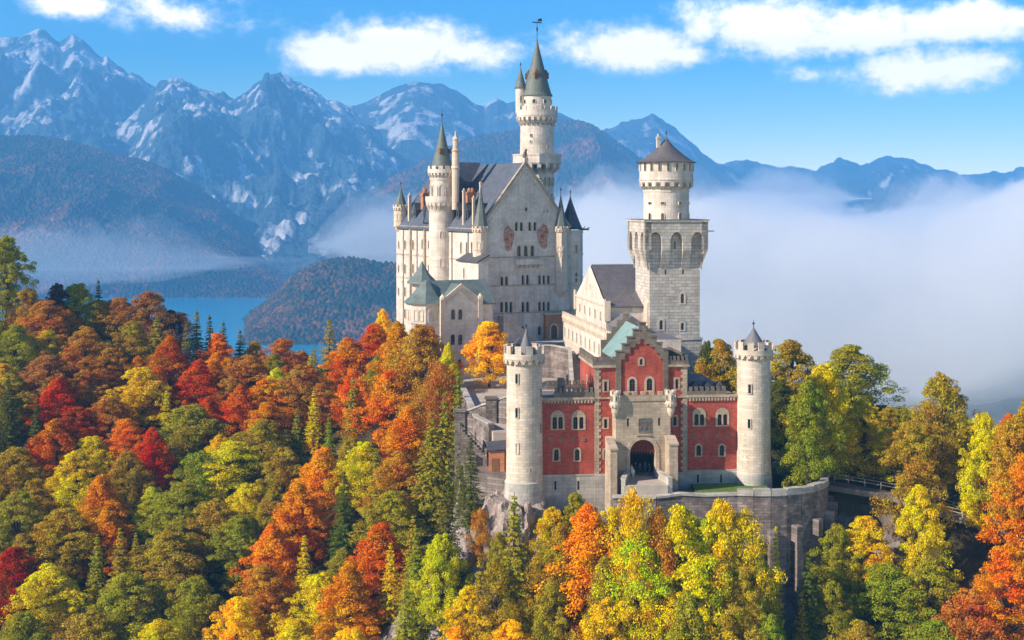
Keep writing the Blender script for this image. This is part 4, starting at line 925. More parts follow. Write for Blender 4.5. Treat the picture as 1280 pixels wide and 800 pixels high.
# ------------------------------------------------------------------ square tower
S = Frame(26.6, 272.0, 11, -46.0); zb = S.zb
sq = tag(S.empty('square_tower'), 'tall pale square stone tower topped by a round turret under a dark conical roof', 'tower')
sW = S.u(874.8); sD = S.v(794.3)
sz = lambda py, px=840: S.z(py, S.u(px), 0)
body = MB(zb); zt = sz(292)
fw = Wall(S, (0, 0), (sW, 0), zb, zt)
for px, py, w, h in ((843.5, 307, 3.2, 9), (862, 320, 3.2, 9), (832, 339, 3.2, 8), (854, 339, 3.2, 8)): fw.pwin([px], py - h / 2, py + h / 2, w * .85, .02, None, 'rect')
for px, py, w, h in ((853, 373, 4.5, 12), (826.5, 406, 4.5, 12), (853, 408, 4, 9)): fw.pwin([px], py - h / 2, py + h / 2, w, .35, 'm')
fw.finish(body, sq, M['glass'], M['limestone'])
lf = Wall(S, (0, sD), (0, 0), zb, zt)
for px, py in ((803, 371), (800.5, 336)): lf.pwin([px], py - 5, py + 5, 1.2, .35, 'm', 'rect')
lf.finish(body, sq, M['glass'], M['limestone'])
Wall(S, (sW, 0), (sW, sD), zb, zt).finish(body, sq, M['glass'], M['limestone']); Wall(S, (sW, sD), (0, sD), zb, zt).finish(body, sq, M['glass'], M['limestone'])
body.build('shaft', M['ashlar'], sq)
pl = MB(zb); z1 = sz(425); pl.prism([(-.35, -.35, zb), (sW + .35, -.35, zb), (sW + .35, sD + .35, zb), (-.35, sD + .35, zb)], (0, 0, z1 - zb)); pl.box(-.5, sW + .5, -.5, sD + .5, z1, z1 + .35); pl.build('plinth', M['ashlar'], sq)
hd = MB(zb); ov = 1.25; zT = sz(277); zA = sz(292); zB = sz(312); zC = sz(337)
def head(A, B, n, L):
    st = (L + 2 * ov) / n; ol = [(0, zB), ]
    pts = [(0, zB)]
    for i in range(n):
        c = st * (i + .5); w = st * .60; h = w / 2; zc_ = zA - h * 1.1
        pts += [(c - h, zB)] + [(c - h * math.cos(math.pi * j / 8), zc_ + h * 1.35 * math.sin(math.pi * j / 8)) for j in range(9)] + [(c + h, zB)]
    pts += [(L + 2 * ov, zB), (L + 2 * ov, zT), (0, zT)]
    hd.panel(A, B, pts, (), 0, 0, ov)
    d = Vector((B[0] - A[0], B[1] - A[1])).normalized(); nx, ny = d.y, -d.x
    for i in range(n + 1):
        a = 0 if i == 0 else st * i - st * .2; b = L + 2 * ov if i == n else st * i + st * .2
        f = lambda s, o, z: (A[0] + d.x * s + nx * o, A[1] + d.y * s + ny * o, z)
        a2 = max(a, ov - .01) if i == 0 else a; b2 = min(b, L + ov + .01) if i == n else b
        hd.add([f(a2, -ov, zC), f(b2, -ov, zC), f(b, 0, zB), f(a, 0, zB), f(a2, -ov, zB), f(b2, -ov, zB)], [(0, 1, 2, 3), (0, 3, 4), (1, 5, 2), (3, 2, 5, 4)])
for A, B, n, L in (((-ov, -ov), (sW + ov, -ov), 3, sW), ((-ov, sD + ov), (-ov, -ov), 3, sD), ((sW + ov, -ov), (sW + ov, sD + ov), 3, sD), ((sW + ov, sD + ov), (-ov, sD + ov), 3, sW)): head(A, B, n, L)
hd.build('machicolation', M['ashlar'], sq)
tp = MB(zb); tp.box(-ov - .2, sW + ov + .2, -ov - .2, sD + ov + .2, zT, zT + .3); tp.mi = 1; tp.box(-ov - .25, sW + ov + .25, -ov - .25, sD + ov + .25, zT + .3, zT + .42); tp.build('platform', [M['ashlar'], M['dark_trim']], sq)
c0, c1 = sW / 2 - .2, sD / 2; zq = lambda py: S.z(py, c0, c1)
rt = MB(zb); R = 28.3 * S.w(c0, c1)[1] / FP; R2 = 33.5 * S.w(c0, c1)[1] / FP
rt.lathe(c0, c1, [(R, zT), (R, zq(228))], 48); rt.ring(c0, c1, R - .1, R + .12, zq(240), zq(238), 48)
rt.radial(c0, c1, R - .2, R2, zq(238), zq(226), 18, .4, .1, zq(233)); rt.lathe(c0, c1, [(R + .2, zq(231)), (R2, zq(228)), (R2, zq(203))], 48); rt.ring(c0, c1, R2 - .1, R2 + .14, zq(225.5), zq(224), 48)
tu = rt.build('turret', M['limestone'], sq)
for i in range(20):
    an = i * 18 + 5; rwindow(tu, c0, c1, R2, an, zq(214), zq(204.5), .5, zb, .02, 'limestone', 'rect')
for i in range(18):
    an = i * 20 - 4.3 + 10; rwindow(tu, c0, c1, R2 - .25, an, zq(234), zq(228.5), .8, zb, .05, 'limestone')
for an in (-62, -21 - 5, 19, 60): rwindow(tu, c0, c1, R, an, zq(255.5), zq(252.5), .7, zb, .05, 'limestone', 'rect'); rwindow(tu, c0, c1, R, an, zq(275), zq(266), .6, zb, .1, 'limestone')
cone_roof(sq, 'roof', c0, c1, R2 + .35, zq(203), zq(169), M['brown_slate'], zb, 28, .5, 1.0, False)
chimney(sq, c0 - 1.7, c1 - .3, .7, zq(185), zq(171), zb, 'limestone')
bz = MB(zb); bz.box(sW + ov, sW + ov + 1.7, -.2, .1, zT - 2.0, zT - 1.75, rad(15)); bz.build('waterspout', M['trim_stone'], sq)

# ------------------------------------------------------------------ palace
P = Frame(-7.2, 315.0, 27, -44.0); zb = P.zb
pal = tag(P.empty('palace'), 'great white limestone palace with steep slate roof, frescoed gable and rows of arched windows', 'palace')
pW = P.u(712); pL = P.v(495.5)
pz = lambda py, px=655: P.z(py, P.u(px), 0)
ze = pz(286, 605); zap = pz(205, 656); z0 = zb
wl = MB(zb)
f = Wall(P, (0, 0), (pW, 0), z0, ze, [(0, z0), (pW, z0), (pW, ze), (pW / 2, zap), (0, ze)])
f.pwin([645.5, 651.7], 277.5, 288.5, 4.2, .2); f.pwin([662.2, 668.6], 277.5, 288.5, 4.2, .2)
f.pwin([648.6, 657, 665.3], 307, 320.8, 5.6, .25); f.pwin([657.6], 258.7, 264.3, 5.0, .2, 'm', 'disc')
f.pwin([680, 684], 262, 266, 1.6, .0, None)
f.pwin([627.2, 633], 345.5, 357, 4.0, .22, 'big'); f.pwin([653.6, 659.4], 343.5, 357, 4.0, .22, 'big'); f.pwin([674.4, 679.8, 685.4], 344, 357, 4.0, .22, 'big')
f.pwin([627, 632.8, 638.5], 377, 390.5, 4.0, .22, 'big'); f.pwin([653.6, 659.4], 377, 390, 4.0, .22, 'big'); f.pwin([674.4, 679.8, 685.4], 377, 390, 4.0, .22, 'big')
f.pwin([639.5], 408, 419, 4.6, .2); f.pwin([653], 408, 419, 4.6, .2); f.pwin([674.3], 408, 419, 5, .25)
f.finish(wl, pal, M['glass'], M['trim_stone'], .5, .1)
g = Wall(P, (0, pL), (0, 0), z0, ze)
for px in (506.5, 516.5):
    for y in (306, 336, 364.5, 392): g.pwin([px], y - 6, y + 6, 4.6, .25)
for y in (305, 333, 362): g.pwin([528], y - 6, y + 6, 3.6, .22)
for px in (576.5, 583.5, 590, 596.5): g.pwin([px], 302.5, 317, 3.6, .22)
for px in (498.5, 536): 
    for y in (306, 336, 364.5): g.pwin([px], y - 5, y + 5, 2.8, .2)
for px in (576, 584): g.pwin([px], 345, 357, 3, .2)
g.pwin([512], 352, 354.5, 2, .05, 'm', 'disc'); g.pwin([503.5], 351, 353.5, 2, .05, 'm', 'disc')
g.finish(wl, pal, M['glass'], M['trim_stone'], .5, .1)
for A, B, tp_ in (((pW, 0), (pW, pL), None), ((pW, pL), (0, pL), [(0, z0), (pW, z0), (pW, ze), (pW / 2, zap), (0, ze)])): Wall(P, A, B, z0, ze, tp_).finish(wl, pal, M['glass'], M['limestone'])
wl.build('wall', M['limestone'], pal)
# string courses, gable coping, cornice brackets
sc_ = MB(zb)
for y in (322, 357.5, 391.5): sc_.box(1.2, pW - .1, -.2, .1, pz(y), pz(y) + .32)
sc_.box(-.35, .1, 0, pL, ze - .35, ze + .05)
for i in range(64): v = pL * (i + .5) / 64; sc_.box(-.3, 0, v - .13, v + .13, ze - .95, ze - .3)
for y in (321, 351): z = P.z(y, 0, 30); sc_.box(-.14, .1, 0, pL, z, z + .25)
for v in (pL * .80, pL * .62): sc_.box(-.5, .0, v - .4, v + .4, z0, ze - .3)
for sg_ in (0, 1):
    a = (0 if sg_ == 0 else pW, ze); b_ = (pW / 2, zap)
    dx, dz = b_[0] - a[0], b_[1] - a[1]; L_ = math.hypot(dx, dz); n_ = (-dz / L_ * .5, dx / L_ * .5) if sg_ == 0 else (dz / L_ * .5, -dx / L_ * .5)
    sc_.prism([(a[0], -.3, a[1]), (b_[0], -.3, b_[1]), (b_[0], -.3, b_[1] + .8), (a[0] + n_[0] * (1 if sg_ == 0 else 1), -.3, a[1] + abs(n_[1]))], (0, .8, 0))
sc_.build('string_course', M['gate_stone'], pal)
fz = MB(zb)   # blind arcade under the rake, corner strips, rain pipes
for i in range(17):
    t_ = (i + .6) / 17.5
    for sg_ in (0, 1):
        u = pW / 2 * t_ if sg_ == 0 else pW - pW / 2 * t_; z = ze + (zap - ze) * t_ - 1.0; fz.box(u - .16, u + .16, -.2, 0, z - .8, z - .1)
fz.build('blind_arcade', M['trim_stone'], pal)
for u in (P.u(645), P.u(669)):
    for ya, yb_ in ((340, 323), (389, 359)): q = MB(zb); q.box(u - .22, u + .22, -.16, .02, pz(ya), pz(yb_)); q.build('pilaster', M['trim_stone'], pal)
for v in (pL * .9, pL * .72, pL * .30, pL * .12):
    q = MB(zb); q.box(-.24, -.1, v - .08, v + .08, z0, ze - .4); q.build('rain_pipe', M['metal'], pal)
for px in (503, 511.5, 522, 531):
    v = P.v(px, 0); q = MB(zb); z = P.z(318, 0, v); q.box(-.22, .02, v - .9, v + .9, z - .12, z + .16); q.build('ledge', M['gate_stone'], pal)
bl = MB(zb); u0, u1 = P.u(642), P.u(675.5); bl.box(u0, u1, -1.5, 0, pz(330.5), pz(329)); bl.box(u0, u1, -1.5, -1.3, pz(329), pz(323.5)); bl.box(u0, u0 + .2, -1.3, 0, pz(329), pz(323.5)); bl.box(u1 - .2, u1, -1.3, 0, pz(329), pz(323.5))
for i in range(6):
    u = u0 + (u1 - u0) * (i + .5) / 6; bl.prism([(u - .2, 0, pz(336)), (u - .2, -1.3, pz(330.5)), (u - .2, 0, pz(330.5))], (.4, 0, 0))
bl.build('balcony', M['limestone'], pal)
for px0, px1, y0, y1 in ((629, 642.5, 281.5, 313.5), (671.5, 686, 279.5, 311)):
    q = MB(zb); a, b_ = P.u(px0), P.u(px1); m_ = (a + b_) / 2; w = (b_ - a) / 2; n = 22; pts = []
    for i in range(n):
        t = 2 * math.pi * i / n; k_ = 1 + .10 * math.sin(3 * t + px0) + .07 * math.sin(5 * t); pts.append((m_ + w * k_ * math.cos(t) * (.95 if abs(math.sin(t)) < .8 else .8), -.03, (pz(y0) + pz(y1)) / 2 + (pz(y0) - pz(y1)) / 2 * k_ * math.sin(t)))
    q.prism(pts, (0, .06, 0)); q.build('fresco', M['fresco'], pal)
pch = MB(zb); a, b_ = P.u(682.5, -1.2), P.u(703, -1.2); pw_ = Wall(P, (a, -1.2), (b_, -1.2), z0, pz(394)); pw_.pwin([692.5], 406, 425, 8.5, .35, 'm', 'arch', M['wood']); pw_.finish(pch, pal, M['wood'], M['trim_stone'])
pch.panel((a, 0), (a, -1.2), [(0, z0), (1.2, z0), (1.2, pz(394)), (0, pz(394))]); pch.panel((b_, -1.2), (b_, 0), [(0, z0), (1.2, z0), (1.2, pz(394)), (0, pz(394))]); pch.build('porch', M['orange_brick'], pal)
pc = MB(zb); pc.box(a - .2, b_ + .2, -1.4, .0, pz(394), pz(392)); pc.build('porch_roof', M['trim_stone'], pal)
# roof: main slopes, cross gable, ridge
ov = .6
rf = MB(zb)
def slope(mb, u0, z0_, u1, z1_, v0, v1, th=.35): mb.prism([(u0, v0, z0_), (u1, v0, z1_), (u1, v0, z1_ - th), (u0, v0, z0_ - th)], (0, v1 - v0, 0))
sl_ = (zap - ze) / (pW / 2)
slope(rf, -ov, ze - ov * sl_ + .35, pW / 2, zap + .35, .55, pL + .3); slope(rf, pW + ov, ze - ov * sl_ + .35, pW / 2, zap + .35, .55, pL + .3)
vc, hw = 24.0, 7.0   # cross gable
zr = zap + .9
for sg_ in (-1, 1):
    rf.prism([(-.5, vc, zr), (pW / 2, vc, zr), (pW / 2, vc + sg_ * hw, ze + 1), (-.5, vc + sg_ * hw, ze + 1)], (0, 0, -.3))
rf.prism([(-.3, vc - hw, ze + 1), (-.3, vc + hw, ze + 1), (-.3, vc, zr - .1)], (.3, 0, 0))
rf.build('roof', M['slate'], pal)
for v in (4.5, 9.5, 14.5, 34, 40):
    uu = 2.2; zz = ze + uu * sl_; d = MB(zb); d.box(uu - 1.0, uu + 1.6, v - .7, v + .7, zz - 1, zz + 1.3); d.prism([(uu - 1.2, v - .95, zz + 1.2), (uu - 1.2, v + .95, zz + 1.2), (uu - 1.2, v, zz + 3.0)], (3.4, 0, 0))
    o = d.build('dormer', M['dark_slate'], pal); d = MB(zb); d.box(uu - 1.05, uu - .98, v - .35, v + .35, zz - .1, zz + 1.0); d.build('window', M['glass'], o)
pin = lambda px, u, yb_, yt_, w, m='trim_stone': chimney(pal, u, P.v(px, u), w, P.z(yb_, u, P.v(px, u)), P.z(yt_, u, P.v(px, u)), zb, m)
pin(512, 1.0, 285, 244, .7); pin(580, .6, 292, 238, .6); pin(592, .6, 290, 247, .55); pin(601, 1.0, 285, 228, .5); pin(586.5, 2.2, 262, 240, 1.2, 'orange_brick'); pin(590.5, 3.5, 262, 240, 1.2, 'orange_brick'); pin(531, 2.0, 262, 241, 1.5, 'orange_brick'); pin(563, 3.0, 262, 228, .8)
def rside(u, v, y0, y1, w): chimney(pal, u, v, w, P.z(y0, u, v), P.z(y1, u, v), zb)
rside(pW - 4, 6, 262, 232, .9); rside(pW - 3, 9, 262, 228, .9); rside(pW - 2.4, 4, 275, 246, .8)
# octagonal corner turrets
def oct_turret(u, v, R, y0, y1, yt, mat='olive_copper', corb=8, wins=(), nm='turret', body='trim_stone', batt=True):
    zq = lambda py: P.z(py, u, v); b = MB(zb)
    b.lathe(u, v, [(R * .25, zq(y0 + corb)), (R * .8, zq(y0 + corb * .4)), (R, zq(y0)), (R, zq(y1))], 8, rad(22.5))
    for yy in (y0, y1 + (y0 - y1) * .36, y1 + (y0 - y1) * .7, y1 + 3): b.ring(u, v, R - .1, R + .16, zq(yy), zq(yy) + .28, 8, rad(22.5))
    if batt: b.radial(u, v, R - .1, R + .25, zq(y1 + 2.5), zq(y1), 16, .5); b.ring(u, v, R - .2, R + .28, zq(y1), zq(y1 - 2), 8, rad(22.5)); b.radial(u, v, R - .05, R + .28, zq(y1 - 2), zq(y1 - 4.2), 12, .55)
    o = b.build(nm, M[body], pal)
    for (an, ya, yb_) in wins: rwindow(o, u, v, R * .925, an, zq(yb_), zq(ya), .62, zb, .12, 'limestone')
    cone_roof(o, 'roof', u, v, R + .02, zq(y1 - 2), zq(yt), M[mat], zb, 8, .2, 1.3)
    return o
oct_turret(.3, .2, 1.75, 358, 287, 229, wins=((-45, 302, 314), (0, 302, 314), (-45, 335, 345), (0, 335, 345)))
oct_turret(P.u(701, -.1), -.1, 1.72, 362, 287, 240, wins=((-45, 308, 320), (0, 308, 320), (-45, 343, 353), (0, 343, 353)))
oct_turret(P.u(713, 2.6), 2.6, 2.9, 372, 288, 243, 'dark_slate', 26, wins=((0, 305, 316), (0, 340, 352), (45, 305, 316)), nm='corner_bay', body='limestone', batt=False)
oct_turret(.8, pL - 1, 1.75, 283, 260, 232, corb=10, wins=((-45, 266, 274), (0, 266, 274)))
# dragon spout of the corner bay
du = P.u(722, 2.4); dz = P.z(287, du, 2.4)
DV, DF = tubes([([(du, 2.2, dz + .1), (du + 1.2, 2.0, dz), (du + 2.2, 1.8, dz + .1), (du + 2.8, 1.7, dz + .5)], [.16, .2, .26, .1]), ([(du + 2.2, 1.8, dz), (du + 2.9, 1.8, dz - .1)], [.2, .05]), ([(du + 1.2, 2, dz), (du + 1.6, 1.6, dz + .9)], [.2, .03])])
mesh_obj('dragon_spout', [(p[0], p[1], p[2] - P.zb) for p in DV], DF, [M['dark_trim']], pal)
# stair tower on the long side
tv = P.v(552.5, -.4); tu_ = -.4; zq = lambda py: P.z(py, tu_, tv); k = P.w(tu_, tv)[1] / FP
t = MB(zb)
t.lathe(tu_, tv, [(17 * k, zb), (16.4 * k, zq(350)), (16.2 * k, zq(265)), (17.5 * k, zq(259)), (20.5 * k, zq(253)), (20.5 * k, zq(250))], 32)
t.radial(tu_, tv, 16 * k, 20 * k, zq(264), zq(252), 20, .5, 0, zq(257)); t.ring(tu_, tv, 19.4 * k, 20.9 * k, zq(251), zq(245.5), 32)
t.lathe(tu_, tv, [(14.8 * k, zq(252)), (14.8 * k, zq(216))], 28)
t.ring(tu_, tv, 14.6 * k, 15.6 * k, zq(225), zq(223), 28); t.radial(tu_, tv, 14.6 * k, 17.6 * k, zq(223), zq(216), 22, .5, 0, zq(219)); t.ring(tu_, tv, 14.5 * k, 17.9 * k, zq(216.5), zq(211.5), 32); t.radial(tu_, tv, 16 * k, 17.9 * k, zq(211.6), zq(207.5), 12, .58)
to = t.build('tower', M['limestone'], pal)
for i in range(9): rwindow(to, tu_, tv, 14.8 * k, i * 40 - 22, zq(247), zq(231), 1.35, zb, .16, 'limestone')
for an, ya, yb_ in ((-22, 289, 297), (-22, 322, 333), (-40, 250, 250)):
    if ya != yb_: rwindow(to, tu_, tv, 16.2 * k, an - 2, zq(yb_), zq(ya), .8, zb, .15, 'limestone')
ro_ = cone_roof(to, 'roof', tu_, tv, 14.6 * k, zq(213), zq(150), M['olive_copper'], zb, 28, .12, 2.6)
for an in (-30, 60):
    a = rad(an); r = 10.5 * k; d = MB(zb); d.box(tu_ + math.sin(a) * r - .5, tu_ + math.sin(a) * r + .5, tv - math.cos(a) * r - .5, tv - math.cos(a) * r + .5, zq(192), zq(186)); d.build('dormer', M['wood'], to)
xu = 1.2; xv = P.v(569.5, xu); zq2 = lambda py: P.z(py, xu, xv); b = MB(zb)
b.lathe(xu, xv, [(4.6 * k, zq2(262)), (4.6 * k, zq2(212)), (5.6 * k, zq2(210)), (4.6 * k, zq2(208)), (4.4 * k, zq2(190)), (5.4 * k, zq2(188)), (3.6 * k, zq2(186)), (3.6 * k, zq2(176)), (4.4 * k, zq2(174)), (1.5 * k, zq2(170)), (.6 * k, zq2(164))], 12)
b.build('chimney', M['trim_stone'], pal)
# projecting stair bay with lean-to on the long side
a = P.v(573, -2.5); c = P.v(598, -2.5); sb_ = MB(zb)
Wall(P, (-2.5, a), (-2.5, c), z0, P.z(326, -2.5, c)); lo_, hi_ = min(a, c), max(a, c)
w_ = Wall(P, (-2.5, hi_), (-2.5, lo_), z0, P.z(327, -2.5, lo_)); w_.pwin([580], 335, 348, 2.6, .2); w_.finish(sb_, pal, M['glass'], M['trim_stone'])
w_ = Wall(P, (-2.5, lo_), (0, lo_), z0, P.z(327, -2.5, lo_)); w_.finish(sb_, pal, M['glass'], M['trim_stone'])
sb_.build('stair_bay', M['limestone'], pal)
zt_ = P.z(327, -2.5, lo_); lt = MB(zb); lt.prism([(-2.9, lo_ - .4, zt_), (0.05, lo_ - .4, zt_ + 1.6), (0.05, lo_ - .4, zt_ + 1.2), (-2.9, lo_ - .4, zt_ - .3)], (0, hi_ - lo_ + .8, 0)); lt.build('lean_to_roof', M['dark_slate'], pal)
st = MB(zb); n = 12   # covered stair descending along the front
for i in range(n):
    u = P.u(622) + (P.u(668) - P.u(622)) * i / n; du_ = (P.u(668) - P.u(622)) / n; z1 = pz(392) + (pz(428) - pz(392)) * (i + .5) / n; st.box(u, u + du_, -3.0, -.05, zb, z1)
st.build('front_stair', M['limestone'], pal)
stc = MB(zb); stc.prism([(P.u(621), -3.2, pz(390.5)), (P.u(669), -3.2, pz(427)), (P.u(669), -3.2, pz(430)), (P.u(621), -3.2, pz(393.5))], (0, .4, 0)); stc.build('coping', M['trim_stone'], pal)

# ------------------------------------------------------------------ main tower
T = Frame((671.3 - 640) * 346 / FP, 346.0, 27, -34.0); zb = T.zb; k = 346 / FP
tz = lambda py: (HY - py) * k
mt = tag(T.empty('tall_round_tower'), 'highest slender white tower with two galleries, needle roof and a side turret', 'tower')
b = MB(zb); b.lathe(0, 0, [(21 * k, zb), (21 * k, tz(214)), (24 * k, tz(212))], 8, rad(22.5))
b.radial(0, 0, 19 * k, 29 * k, tz(219), tz(205), 16, .42, rad(22.5), tz(210)); b.lathe(0, 0, [(29 * k, tz(206)), (30.5 * k, tz(204)), (30.5 * k, tz(202.5))], 8, rad(22.5)); b.ring(0, 0, 28.6 * k, 30.2 * k, tz(203), tz(194.5), 8, rad(22.5)); b.ring(0, 0, 28.4 * k, 31 * k, tz(194.5), tz(193), 8, rad(22.5))
b.lathe(0, 0, [(21.4 * k, tz(204)), (21.0 * k, tz(160)), (21.2 * k, tz(140))], 36)
b.radial(0, 0, 20 * k, 25.5 * k, tz(157), tz(146), 22, .45, 0, tz(151)); b.lathe(0, 0, [(22 * k, tz(150)), (25.6 * k, tz(147)), (25.6 * k, tz(145))], 40); b.ring(0, 0, 23.8 * k, 25.6 * k, tz(146), tz(138), 40); b.radial(0, 0, 23.8 * k, 25.7 * k, tz(138.2), tz(133.5), 16, .6)
b.lathe(0, 0, [(18 * k, tz(146)), (18 * k, tz(119))], 32)
o = b.build('shaft', M['limestone'], mt)
for i in range(22): rwindow(o, 0, 0, 21.6 * k, i * 360 / 22 + 8, tz(157), tz(150), .7, zb, .04, 'limestone')
for i in range(8): rwindow(o, 0, 0, 18 * k, i * 45 - 40, tz(130), tz(125), .75, zb, .1, 'limestone', 'arch')
for an in (-45, 0, 45):
    for dx in (-1.2, 0, 1.2): 
        a = rad(an); rwindow(o, dx * math.cos(a), dx * math.sin(a), 21 * k * .924, an, tz(233), tz(222), .55, zb, .06, 'limestone')
for an, y in ((-50, 178), (10, 184), (-48, 170)): rwindow(o, 0, 0, 21.1 * k, an, tz(y + 2), tz(y - 2), .45, zb, .08, 'limestone')
ro_ = cone_roof(mt, 'roof', 0, 0, 18.6 * k, tz(120), tz(47), M['olive_copper'], zb, 28, .1, 4.6, True)
for i in range(4):
    a = rad(i * 90 - 35); r = 11 * k; d = MB(zb); cx, cy = math.sin(a) * r, -math.cos(a) * r; d.box(cx - .55, cx + .55, cy - .55, cy + .55, tz(99), tz(93)); d.lathe(cx, cy, [(.9, tz(93)), (.05, tz(87))], 4, rad(45)); d.build('dormer', M['wood'], mt)
cx, cy = -19.5 * k * math.cos(T.a), 19.5 * k * math.sin(T.a) ; cx, cy = -19.0 * k, 8 * k
b = MB(zb); b.lathe(cx, cy, [(.5, tz(148)), (6.3 * k, tz(141)), (6.3 * k, tz(110))], 20); o = b.build('side_turret', M['limestone'], mt)
rwindow(o, cx, cy, 6.3 * k, -20, tz(128), tz(120), .55, zb, .08, 'limestone'); cone_roof(o, 'roof', cx, cy, 7.4 * k, tz(110), tz(83), M['olive_copper'], zb, 16, .1, 1.2)
# lion figure crowning the palace gable
b = MB(P.zb); u = pW / 2; v = -.1; z = zap + .9
b.box(u - .5, u + .5, v - .4, v + .5, z - .4, z + .5)
b.build('finial_base', M['trim_stone'], pal)
V_, F_ = tubes([([(u, .5, z + .5), (u, .35, z + 1.3), (u, 0, z + 1.9), (u, -.35, z + 2.5)], [.42, .4, .34, .2]), ([(u, -.3, z + 2.3), (u, -.65, z + 2.35)], [.3, .16]), ([(u - .2, -.1, z + 1.6), (u - .22, -.45, z + .55)], [.14, .1]), ([(u + .2, -.1, z + 1.6), (u + .22, -.45, z + .55)], [.14, .1]), ([(u, .5, z + .6), (u, .9, z + 1.2), (u, .8, z + 1.8)], [.1, .08, .12])], 8)
mesh_obj('lion_figure', [(p[0], p[1], p[2] - P.zb) for p in V_], F_, [M['dark_trim']], pal)

# ------------------------------------------------------------------ low women's wing with copper roofs
K = Frame((553 - 640) * 293 / FP, 293.0, 24, -54.0); zb = K.zb
kw = tag(K.empty('copper_roofed_wing'), 'low pale gabled wing with green copper roofs at the foot of the palace', 'building')
kz = lambda py, px=576, v=0.: K.z(py, K.u(px, v), v)
kW = K.u(600); kE = K.u(616, 1.5)
wl = MB(zb); f = Wall(K, (0, 0), (kW, 0), zb, kz(376), [(0, zb), (kW, zb), (kW, kz(377)), (kW / 2, kz(357)), (0, kz(377))])
f.pwin([566.3, 575.3], 386.5, 399.5, 5.6, .3); f.pwin([566, 575.3], 418, 431, 5.6, .3); f.pwin([574.5], 449, 461, 4.4, .3)
f.finish(wl, kw, M['glass'], M['trim_stone'])
f = Wall(K, (kW, 1.5), (kE, 1.5), zb, kz(379, 610, 1.5)); f.finish(wl, kw, M['glass'], M['trim_stone'])
zk = kz(379, 610, 1.5)
for A, B in (((kW, 0), (kW, 1.5)), ((kE, 1.5), (kE, 11)), ((kE, 11), (0, 11))): Wall(K, A, B, zb, zk).finish(wl, kw, M['glass'], M['trim_stone'])
f = Wall(K, (0, 11), (0, 0), zb, kz(377)); f.pwin([549], 386, 398, 2.0, .2); f.pwin([545.5], 386, 398, 2.0, .2); f.finish(wl, kw, M['glass'], M['trim_stone'])
wl.build('wall', M['limestone'], kw)
c = MB(zb)
for y in (403, 441): c.box(-.2, kW + .2, -.2, .0, kz(y), kz(y) + .3); c.box(-.2, 0, 0, 10, kz(y), kz(y) + .3); c.box(kW, kE, 1.3, 1.5, kz(y), kz(y) + .3)
for u in (0, kW): c.box(u - .5, u + .5, -.35, .3, zb, kz(374)); c.lathe(u, -.1, [(.62, kz(374)), (.68, kz(371)), (.1, kz(367))], 8)
n = 9
for i in range(n):
    for sg_ in (-1, 1):
        t_ = (i + .5) / n; u = kW / 2 + sg_ * kW / 2 * t_ * .9; c.box(u - .13, u + .13, -.16, 0, kz(357) + (kz(377) - kz(357)) * t_ - 1.2, kz(357) + (kz(377) - kz(357)) * t_ - .45)
for sg_ in (0, 1):
    e = (0 if sg_ == 0 else kW); c.prism([(e, -.25, kz(377)), (kW / 2, -.25, kz(357)), (kW / 2, -.25, kz(357) + .45), (e + (-.3 if sg_ == 0 else .3), -.25, kz(377) + .35)], (0, .5, 0))
c.build('trim', M['trim_stone'], kw)
r = MB(zb); zr = K.z(350, kW / 2, 6.5); ze_ = kz(378.5, 610, 1.5)
r.prism([(-.4, 1.0, ze_), (-.4, 6.3, zr), (-.4, 11.4, ze_), (-.4, 11.4, ze_ - .3), (-.4, 6.3, zr - .35), (-.4, 1.0, ze_ - .3)], (kE + .8, 0, 0))
for sg_ in (-1, 1): r.prism([(kW / 2, .2, kz(357) + .25), (kW / 2 + sg_ * (kW / 2 + .2), .2, kz(377) - .1), (kW / 2 + sg_ * (kW / 2 + .2), .2, kz(377) - .35), (kW / 2, .2, kz(357))], (0, 6.0, 0))
r.build('roof', M['copper'], kw)
ax, ay, aR = -1.6, 5.2, 4.3; zq = lambda py: K.z(py, ax, ay)
b = MB(zb); b.lathe(ax, ay, [(aR, zb), (aR, zq(377))], 8, rad(22.5)); b.ring(ax, ay, aR - .1, aR + .2, zq(403), zq(401), 8, rad(22.5)); b.ring(ax, ay, aR - .1, aR + .25, zq(379), zq(376), 8, rad(22.5)); o = b.build('apse', M['limestone'], kw)
for an in (-45, -90, 0):
    for dx in (-.62, .62): a = rad(an); rwindow(o, ax + dx * math.cos(a), ay + dx * math.sin(a), aR * .924, an, zq(399), zq(386), .75, zb, .14, 'trim_stone')
r = MB(zb); r.lathe(ax, ay, [(aR + .75, zq(378)), (aR * .72, zq(368)), (.9, zq(352)), (.1, zq(349))], 8, rad(22.5)); r.build('roof', M['copper'], o)
bx, by = ax + .6, 9.5; zq = lambda py: K.z(py, bx, by)
b = MB(zb); b.lathe(bx, by, [(2.1, zb), (2.1, zq(352))], 8, rad(22.5)); o = b.build('tower', M['limestone'], kw)
r = MB(zb); r.lathe(bx, by, [(3.3, zq(354)), (3.2, zq(352)), (1.7, zq(343)), (.6, zq(333)), (.04, zq(326))], 8, rad(22.5)); r.build('roof', M['copper'], o)

